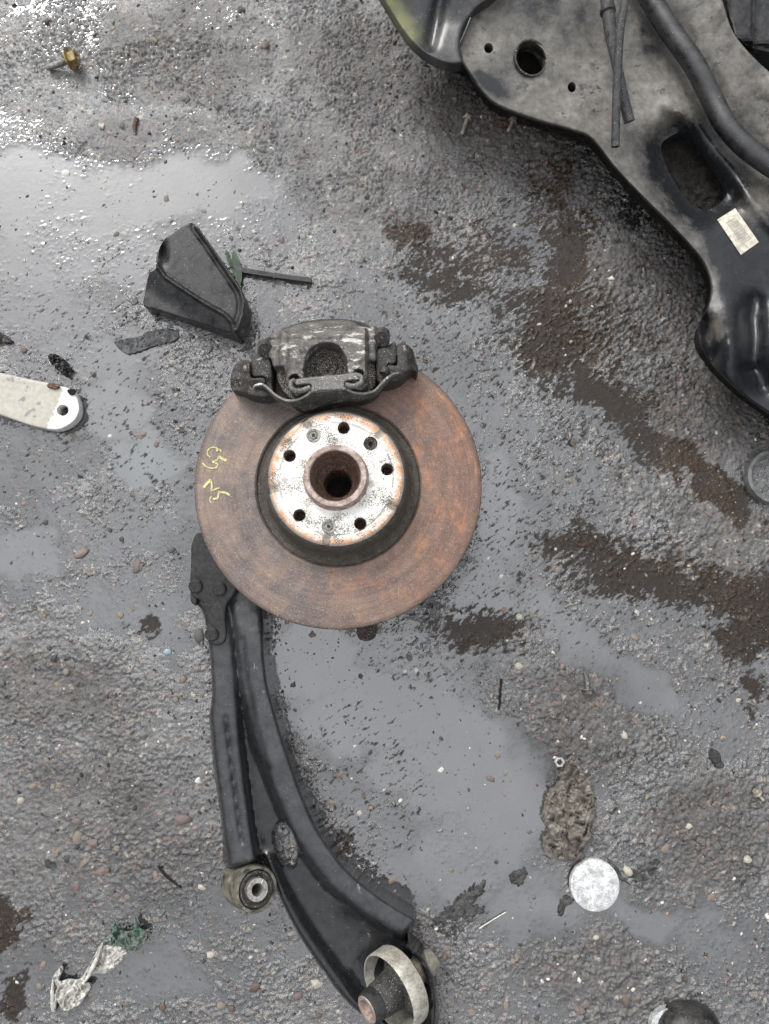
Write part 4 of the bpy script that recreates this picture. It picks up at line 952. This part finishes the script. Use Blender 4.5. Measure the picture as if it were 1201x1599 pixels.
rough_chip('rubber_scrap', [(-12, 516), (4, 520), (19, 533), (0, 535), (-14, 534)], .006, .002, MT['rubber'], 'pointed flat black rubber scrap in the pale puddle', 'rubber scrap', 8)
rough_chip('rubber_chip', [(1108, 1178), (1115, 1171), (1124, 1176), (1127, 1188), (1131, 1196), (1124, 1200), (1114, 1192)], .006, .001, MT['plastic'], 'small black angular plastic chip on gritty concrete', 'plastic chip', 9)
# beige bar
BAR = [(-60, 572), (0, 582), (50, 593), (85, 600), (112, 609), (121, 622), (124, 640), (117, 656), (100, 668), (84, 671), (50, 665), (0, 648), (-60, 632)]
br = relief('metal_bar', BAR, lambda x, y: .0165 + .0004 * fbm(x / 25, y / 25, 4, 2), MT['beige'], None, holes=[ell(98, 640.5, 9.2, 8.8, 28)], step=3, bevel=2.5, bdrop=.002, z0=.0015, hz0=.002,
            attrs={'bare': lambda x, y: np.clip(sstep(62, 108, x + .45 * (y - 640)) * 1.0, 0, 1)})
tag(br, 'chipped beige painted flat metal bar with bare rounded end and hole', 'metal bar')
rough_chip('grit_lump', [(73, 603), (77, 598), (92, 601), (93, 606), (84, 608)], .0195, .001, MT['rust'], 'brown dirt crumb stuck on the edge of the beige bar', 'dirt', 5, z0=.0172)
rough_chip('mud_lump', [(105, 609), (117, 608), (117, 615), (110, 617)], .0200, .001, MT['void'], 'black dirt crumb at the bare end of the beige bar', 'dirt', 5, z0=.0172)

def hexhead(name, c, ax, r, h, mat, parent):
    return lathe(name, [(.0001, 0), (r, 0), (r, h * .85), (r * .9, h), (r * .55, h), (r * .5, h * .8), (.0001, h * .8)], mat, parent, c, ax, 6, smooth=20)
def bolt(name, tip, head, zt, zh, rs, rf, rh, mats, label, cat='bolt', group=None, flange_h=.0022, head_h=.006, two=False):
    """tip and head pixels, a thread ridged along its length, flange and hexagon head"""
    a = P(*tip, zt); b = P(*head, zh); ax = (b - a).normalized(); ln = (b - a).length
    root = empty(name, (b.x, b.y, 0), label, cat, group)
    n = max(8, int(ln * .86 / .0006)); prof = [(.0001, 0), (rs * .8, 0)]
    for i in range(n):
        prof.append((rs * (1.0 if i % 2 else .86), .0006 + ln * .86 * i / n))
    prof += [(rs * .95, ln * .88), (rs * .95, ln)]
    lathe('shank', prof, mats[0], root, a, ax, 18, smooth=50)
    lathe('flange', [(.0001, -.0002), (rf * .97, -.0002), (rf, .0004), (rf, flange_h * .6), (rf * .8, flange_h), (.0001, flange_h)], mats[1], root, b, ax, 32)
    if two: lathe('washer', [(rs, -.004), (rf * .45, -.004), (rf * .5, -.0005), (rs, -.0005)], mats[1], root, b, ax, 24)
    hexhead('hex_head', b + ax * flange_h, ax, rh, head_h, mats[1], root)
    return root
bolt('flanged_bolt', (74, 106), (109, 93), .006, .0135, .0042, .0145, .0095, (MT['steel'], MT['yellow_zinc']), 'yellow zinc bolt with wide flange lying alone on wet grit', flange_h=.002, head_h=.0085, two=True)
bolt('flanged_bolt', (721, 210), (729, 187), .004, .0065, .0026, .0066, .0046, (MT['zinc'], MT['zinc']), 'small grey bolt with washer lying clear of the subframe edge', flange_h=.0015, head_h=.0045)
bolt('flanged_bolt', (793, 206), (800, 190), .004, .006, .0024, .0062, .0046, (MT['zinc'], MT['zinc']), 'small grey bolt half shadowed under the subframe edge beside rusty scrap', flange_h=.0012, head_h=.005)
rough_chip('rust_scrap', [(770, 189), (780, 186), (793, 190), (795, 196), (782, 199), (771, 195)], .006, .002, MT['rust'], 'rusty flake lying under the edge of the subframe', 'rust flake', 5)
bolt('flanged_bolt', (914, 1050), (917.5, 1076), .004, .0062, .0028, .0075, .0054, (MT['spring_steel'], MT['spring_steel']), 'small steel bolt with hex head on the dry brown patch', flange_h=.0016, head_h=.0045)
bolt('flanged_bolt', (1192, 1250), (1183, 1239), .0035, .006, .0022, .0058, .0042, (MT['zinc'], MT['zinc']), 'short grey screw lying beyond the black plastic chip', 'screw', flange_h=.0012, head_h=.004)
c = G(872, 1189); c.z = max(c.z, 0) + .0012
nut = lathe('hex_nut', [(.0029, 0), (.0066, 0), (.0066, .0042), (.0058, .0050), (.0036, .0050), (.0029, .0042)], MT['steel'], None, c, (.05, .1, 1), 6, closed=True, smooth=20)
tag(nut, 'small steel hex nut lying against the top of the dirty rag', 'nut')
# rag
RAG = [(893, 1190), (906, 1196), (914, 1212), (926, 1224), (928, 1250), (930, 1275), (922, 1295), (926, 1310), (914, 1318), (908, 1338), (896, 1345), (872, 1342), (852, 1336), (850, 1312), (858, 1300), (848, 1282), (852, 1255), (862, 1232), (872, 1222), (880, 1205)]
def zrag(x, y):
    wxx = x + 9 * gnoise(x / 18, y / 18, 3); wyy = y + 9 * gnoise(x / 18, y / 18, 4)
    r1 = 1 - np.abs(gnoise(wxx / 13, wyy / 17, 7)) * 2; r2 = 1 - np.abs(gnoise(wxx / 6, wyy / 8, 8)) * 2
    return .007 + .0075 * r1 + .004 * r2 + .0012 * gnoise(x / 2.4, y / 3, 9)
tag(relief('rag', RAG, zrag, MT['cloth'], None, step=1.7, bevel=6, bdrop=.008, z0=.0, ang=70), 'crumpled dirty brown rag lying on the wet ground above the silver cap', 'rag')
# silver cap
cp = P(928, 1381.5, .006); cp2 = Vector((cp.x, cp.y, 0.001))
tag(lathe('metal_disc', [(.0001, .0001), (.0270, .0001), (.0282, .0012), (.0284, .0070), (.0278, .0082), (.0268, .0087), (.0180, .0090), (.0001, .0091)], MT['cap'], None, cp2, (.03, .05, 1), 64), 'round scuffed silver metal cap lying flat in the puddle by the rag', 'metal disc')
FOOT.append(ell(928, 1382, 36, 36, 20))
# ring at the right
rg0 = P(1203, 746, .0); 
tag(lathe('seal_ring', [(.0228, .0005), (.0330, .0005), (.0334, .006), (.0324, .0120), (.0288, .0128), (.0272, .0110), (.0266, .0052), (.0236, .0052), (.0230, .0040)], MT['ring'], None, rg0, (0, 0, 1), 80, closed=True), 'grey stepped plastic seal ring lying on gritty concrete', 'ring')
FOOT.append(ell(1203, 745, 42, 44, 24))
# black rounded rubber buffer and scuffed lip at the bottom edge
bf = empty('rubber_buffer', P(1070, 1612, 0), 'glossy black rounded rubber buffer with a scuffed grey rim', 'rubber part')
b0 = P(1070, 1612, 0)
lathe('dome', [(.036, 0), (.037, .010), (.0355, .020), (.032, .028), (.026, .0335), (.018, .0365), (.009, .0378), (.0001, .038)], MT['boot'], bf, b0, (0, .12, 1), 48, rfun=lambda r, h, t: r * (1 + .03 * math.sin(3 * t) + .012 * math.sin(11 * t)))
relief('rim_lip', [(1016, 1602), (1020, 1588), (1032, 1578), (1044, 1574), (1046, 1582), (1036, 1592), (1030, 1606), (1024, 1616)], lambda x, y: .012 + .001 * fbm(x / 6, y / 6, 3, 3), MT['cap'], bf, step=2.5, bevel=2.5, z0=.0)
# crumpled wrapper
wr = empty('plastic_wrapper', G(155, 1505), 'crumpled grimy clear plastic wrapper with a dark green end', 'wrapper')
def z4(pts): return [(x / 3.753, 1380 + y / 3.753) for x, y in pts]
def zcr(x, y, s=0): 
    wxx = x + 5 * gnoise(x / 11, y / 11, 3 + s); 
    return .006 + .005 * (1 - 2 * np.abs(gnoise(wxx / 10, y / 12, 5 + s))) + .002 * gnoise(x / 4, y / 4, 6 + s)
relief('film_sheet', z4([(300, 745), (298, 620), (310, 545), (360, 482), (370, 500), (345, 570), (400, 560), (465, 560), (520, 480), (600, 338), (615, 350), (690, 360), (750, 400), (690, 480), (620, 525), (560, 525), (500, 575), (540, 590), (500, 660), (470, 705), (375, 745), (335, 690), (322, 755)]),
       lambda x, y: zcr(x, y), MT['film'], wr, step=2, bevel=2, bdrop=.002, z0=-1.0015, ang=35)
relief('green_end', z4([(600, 345), (655, 280), (668, 215), (690, 262), (735, 280), (780, 270), (790, 195), (815, 255), (862, 290), (850, 340), (800, 395), (745, 402), (690, 372)]), lambda x, y: zcr(x, y, 9) + .003, MT['green'], wr, step=2, bevel=2, bdrop=.002, z0=-1.0015, ang=35)
tube('film_fold', [P(*q, .012) for q in z4([(500, 570), (545, 490), (604, 345)])], [.0012, .003, .0008], MT['film'], wr, 8)
tube('film_fold', [P(*q, .010) for q in z4([(312, 560), (306, 640), (318, 745)])], [.0008, .0022, .0012], MT['film'], wr, 8)
# sodden leaf litter and mud below the puddle (dark scraps)
LIT = [([(672, 1440), (690, 1425), (712, 1405), (735, 1385), (752, 1378), (760, 1388), (742, 1410), (760, 1420), (735, 1440), (722, 1460), (705, 1470), (690, 1455)], 'flattened black sodden paper scrap between the control arm and silver cap'),
       ([(795, 1368), (808, 1358), (822, 1356), (820, 1372), (812, 1384), (800, 1380)], 'small black sodden scrap in the puddle left of the silver cap'),
       ([(936, 1345), (950, 1340), (962, 1352), (972, 1365), (982, 1380), (974, 1378), (955, 1362), (940, 1352)], 'long black sodden scrap running from the rag past the silver cap'),
       ([(876, 1402), (890, 1398), (896, 1408), (884, 1416), (878, 1434), (872, 1430)], 'short black sodden scrap tucked under the silver cap'),
       ([(984, 1362), (1000, 1352), (1030, 1343), (1022, 1362), (1004, 1380), (990, 1376)], 'ragged black sodden scrap beyond the silver cap')]
MT['sludge'] = grimy('black_sludge', (0.022, 0.021, 0.02), (0.07, 0.068, 0.066), 0.4, 0.15, 0.25, 0, 140, bump=0.8)
for i, (ol, lb) in enumerate(LIT):
    ol = catmull(ol, 2.2); cm = ol.mean(0); kk = 1 + .22 * fbm(ol[:, 0] / 7, ol[:, 1] / 7, 70 + i, 3, .7); ol = cm + (ol - cm) * kk[:, None]
    o = relief('sodden_scrap' if 'mud' not in lb else 'mud_smear', ol, lambda x, y, i=i: .0022 + .0022 * fbm(x / 8, y / 8, 30 + i, 4, .65), MT['sludge'], None, step=2.2, bevel=2, bdrop=.002, z0=-.002, ang=60, foot=False, presampled=True)
    tag(o, lb, 'sludge' if 'mud' in lb else 'scrap')
# twigs and stalks
for pts, lb in (([(783, 1060), (781, 1080), (780, 1092), (779, 1108)], 'short dark twig lying in the smooth puddle'), ([(248, 1352), (262, 1366), (284, 1386)], 'thin black stalk lying on gravelly concrete left of the control arm'),
                ([(215, 187), (211, 200), (213, 212)], 'stubby brown twig on gritty ground above the pale puddle'), ([(748, 1448), (768, 1436), (790, 1423)], 'thin pale stalk lying over sodden black paper')):
    col = MT['rust'] if 'brown' in lb else (MT['film'] if 'pale' in lb else MT['void'])
    pp = [G(*q) for q in pts]
    for q in pp: q.z = max(q.z, 0) + .0018
    tag(tube('twig', pp, [(.0016 if 'pale' not in lb else .0007) if 'stubby' not in lb else .003] * (len(pp) - 1) + [.0008], col, None, 7, step=.004), lb, 'twig')

# ================================================================== STONES AND GRIT (pieces of the ground)
def stone_mesh(k):
    r = random.Random(k); nlon, nlat = 7, 4; V = [(0, 0, 1)]; F = []
    for j in range(1, nlat):
        for i in range(nlon):
            t = math.pi * j / nlat; p = 2 * math.pi * (i + .5 * (j % 2)) / nlon; s = 1 + r.uniform(-.3, .3)
            V.append((math.sin(t) * math.cos(p) * s, math.sin(t) * math.sin(p) * s, math.cos(t) * s))
    V.append((0, 0, -1)); last = len(V) - 1
    for i in range(nlon):
        F.append((0, 1 + i, 1 + (i + 1) % nlon)); b = 1 + (nlat - 2) * nlon; F.append((last, b + (i + 1) % nlon, b + i))
    for j in range(nlat - 2):
        for i in range(nlon):
            a = 1 + j * nlon + i; a2 = 1 + j * nlon + (i + 1) % nlon; F.append((a, a + nlon, a2 + nlon, a2))
    return V, F
SM = {}
def stone(k, mi):
    if (k, mi) not in SM:
        V, F = stone_mesh(k); me = bpy.data.meshes.new('pebble'); me.from_pydata(V, [], F); me.update()
        me.polygons.foreach_set('use_smooth', [k % 2 == 0] * len(me.polygons)); me.materials.append(PEB[mi]); SM[(k, mi)] = me
    return SM[(k, mi)]
FP = [np.array(f, float) for f in FOOT]
def free(px, py):
    q = np.array([[px, py]], float)
    return not any(in_poly(q, f)[0] for f in FP)
NP = 0
def pebble(px, py, rpx, mi, asp=1.3, rot=None, up=.35):
    global NP
    p = G(px, py); r = rpx * .74 / 1.31 / 1000
    o = bpy.data.objects.new('pebble', stone(random.randrange(6), mi)); COL.objects.link(o); o.parent = ground
    o.location = (p.x, p.y, max(p.z, -.001) + r * (up - .42)); o.scale = (r * asp ** .6, r / asp ** .5, r * .55)
    o.rotation_euler = (random.uniform(-.25, .25), random.uniform(-.25, .25), rot if rot is not None else random.uniform(0, 6.28)); NP += 1
KNOWN = [(103, 271, 11, 6, 1.1), (160, 198, 8, 2, 1.3), (128, 90, 5, 2, 1.2), (247, 145, 7, 0, 1.2), (286, 157, 6, 3, 1.2), (292, 157, 8, 3, 1.2), (484, 335, 11, 1, 1.6), (260, 310, 9, 0, 1.5), (308, 305, 6, 1, 1.2),
         (95, 393, 6, 1, 1.3), (114, 390, 5, 4, 1.2), (688, 1202, 8, 6, 1.2), (777, 1180, 9, 0, 1.5), (765, 1215, 9, 1, 1.4), (790, 1208, 7, 0, 1.2), (810, 1040, 9, 2, 1.1), (990, 995, 9, 0, 1.4), (974, 1148, 8, 2, 1.3),
         (870, 1098, 8, 1, 1.5), (933, 1100, 8, 1, 1.5), (700, 988, 7, 0, 1.1), (787, 953, 8, 0, 1.2), (783, 900, 6, 6, 1.2), (34, 1250, 9, 2, 1.1), (52, 1227, 8, 0, 1.4), (286, 1278, 14, 1, 1.5), (122, 1282, 12, 1, 1.2),
         (160, 1360, 14, 1, 1.7), (120, 1383, 10, 1, 1.3), (147, 1316, 11, 1, 1.3), (122, 1309, 15, 0, 1.5), (183, 1325, 8, 0, 1.2), (88, 1330, 9, 0, 1.4), (79, 1348, 11, 4, 1.3), (133, 1345, 9, 0, 1.3), (244, 1367, 7, 0, 1.1), (118, 1220, 9, 3, 1.2),
         (263, 1018, 9, 7, 1.3), (312, 992, 14, 3, 1.3), (215, 883, 13, 1, 1.5), (188, 960, 8, 0, 1.2), (207, 951, 8, 0, 1.2), (68, 960, 9, 0, 1.2), (127, 865, 14, 0, 1.5), (172, 828, 5, 4, 1.2), (190, 842, 6, 4, 1.2), (72, 817, 8, 4, 1.1),
         (268, 858, 9, 3, 1.2), (105, 1048, 8, 0, 1.2), (287, 1061, 8, 0, 1.2), (275, 1093, 7, 0, 1.2), (302, 1085, 6, 2, 1.2), (400, 0, 6, 3, 1.2), (320, 330, 8, 0, 1.3), (437, 375, 11, 1, 1.3), (488, 295, 8, 5, 1.6), (430, 435, 8, 0, 1.3),
         (220, 680, 10, 0, 1.6), (172, 680, 6, 6, 1.2), (245, 693, 8, 1, 1.5), (650, 1045, 6, 6, 1.2), (458, 1070, 8, 4, 1.1), (440, 1080, 6, 4, 1.2), (688, 1152, 7, 4, 1.2), (668, 1166, 4, 4, 1.1), (732, 1232, 6, 4, 1.5), (625, 1250, 6, 6, 1.3),
         (540, 1130, 5, 4, 1.2), (564, 1057, 7, 4, 1.4), (804, 353, 7, 2, 1.2), (953, 436, 6, 6, 1.2), (725, 1035, 5, 0, 1.2), (835, 870, 6, 0, 1.2), (1008, 870, 8, 0, 1.2), (980, 1360, 10, 2, 1.3), (1040, 1325, 9, 0, 1.3), (1075, 1290, 7, 2, 1.2),
         (1110, 1400, 9, 0, 1.2), (1165, 1340, 8, 2, 1.1), (1200, 1430, 8, 6, 1.1), (905, 1575, 10, 1, 1.3), (790, 1568, 9, 0, 1.6), (735, 1580, 8, 0, 1.3), (975, 1560, 9, 5, 1.3), (930, 1462, 6, 2, 1.2), (530, 1210, 10, 1, 1.5), (578, 1262, 6, 0, 1.3),
         (705, 1360, 7, 0, 1.3), (555, 1368, 11, 0, 1.4), (610, 1375, 10, 0, 1.3), (465, 1555, 9, 1, 1.4), (495, 1535, 10, 2, 1.2), (345, 1570, 9, 0, 1.4), (330, 1490, 8, 2, 1.3), (400, 1540, 12, 5, 1.3), (60, 1540, 8, 0, 1.2), (315, 1385, 7, 2, 1.4), (120, 1385, 8, 1, 1.2), (200, 1402, 8, 0, 1.3)]
for k in KNOWN: pebble(*k)
tries = 0
while NP < 298 and tries < 6000:
    tries += 1; px, py = random.uniform(-30, 1230), random.uniform(-30, 1630)
    if not free(px, py): continue
    dens = 1.0 if (px < 420 and py > 950) else (.75 if px < 520 or py > 1250 else .5)
    if random.random() > dens: continue
    pebble(px, py, random.choice([4.5, 5, 5, 6, 6.5, 7.5, 9]), random.choices(range(7), [5, 5, 2, 6, 3, 5, 1])[0], random.uniform(1.05, 1.6), up=random.uniform(.1, .4))
# small grit, uncountable: one mesh
gv = []; gf = []; gc = []
cols = np.array([(.24, .18, .13), (.20, .13, .11), (.42, .39, .33), (.12, .12, .12), (.035, .035, .035), (.12, .09, .07), (.6, .58, .53)])
prob = np.array([4, 4, 2, 7, 14, 4, 1.2]); prob = prob / prob.sum()
base_v = np.array([(1, 0, 0), (.3, .95, 0), (-.8, .6, 0), (-.8, -.6, 0), (.3, -.95, 0), (.5, .1, .75), (-.4, .35, .8), (-.3, -.4, .7)])
base_f = [(0, 1, 5), (1, 6, 5), (1, 2, 6), (2, 3, 7), (2, 7, 6), (3, 4, 7), (4, 0, 5), (4, 5, 7), (5, 6, 7)]
for i in range(12000):
    px, py = random.uniform(-60, 1260), random.uniform(-60, 1660)
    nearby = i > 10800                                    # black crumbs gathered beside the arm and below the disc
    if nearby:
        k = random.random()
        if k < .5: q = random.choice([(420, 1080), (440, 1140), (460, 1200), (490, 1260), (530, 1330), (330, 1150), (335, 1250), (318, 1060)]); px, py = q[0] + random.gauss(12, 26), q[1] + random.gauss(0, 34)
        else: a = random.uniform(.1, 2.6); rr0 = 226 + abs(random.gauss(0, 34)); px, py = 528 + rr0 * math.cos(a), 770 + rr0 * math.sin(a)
    p = G(px, py); r = abs(random.gauss(0, .0009)) + .0006; r = min(r, .0032) * (.7 if nearby else 1)
    a = random.uniform(0, 6.28); c_, s_ = math.cos(a), math.sin(a)
    v = base_v * (1 + (RNG.random(base_v.shape) - .5) * .5) * np.array([r * 1.25, r * .85, r * .9])
    x = v[:, 0] * c_ - v[:, 1] * s_ + p.x; y = v[:, 0] * s_ + v[:, 1] * c_ + p.y; z = v[:, 2] + max(p.z, -.0006) - r * .15
    b = len(gv); gv += list(zip(x, y, z)); gf += [tuple(b + q for q in f) for f in base_f]
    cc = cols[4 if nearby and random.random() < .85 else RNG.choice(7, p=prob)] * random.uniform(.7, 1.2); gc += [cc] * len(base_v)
me = bpy.data.meshes.new('grit'); me.from_pydata(gv, [], gf); me.update()
at = me.attributes.new('tint', 'FLOAT_COLOR', 'POINT'); at.data.foreach_set('color', np.concatenate([np.array(gc), np.ones((len(gc), 1))], 1).astype(np.float32).ravel())
g_o = link_mesh('grit', me, MT['grit'], ground, (0, 0, 0)); g_o['kind'] = 'stuff'
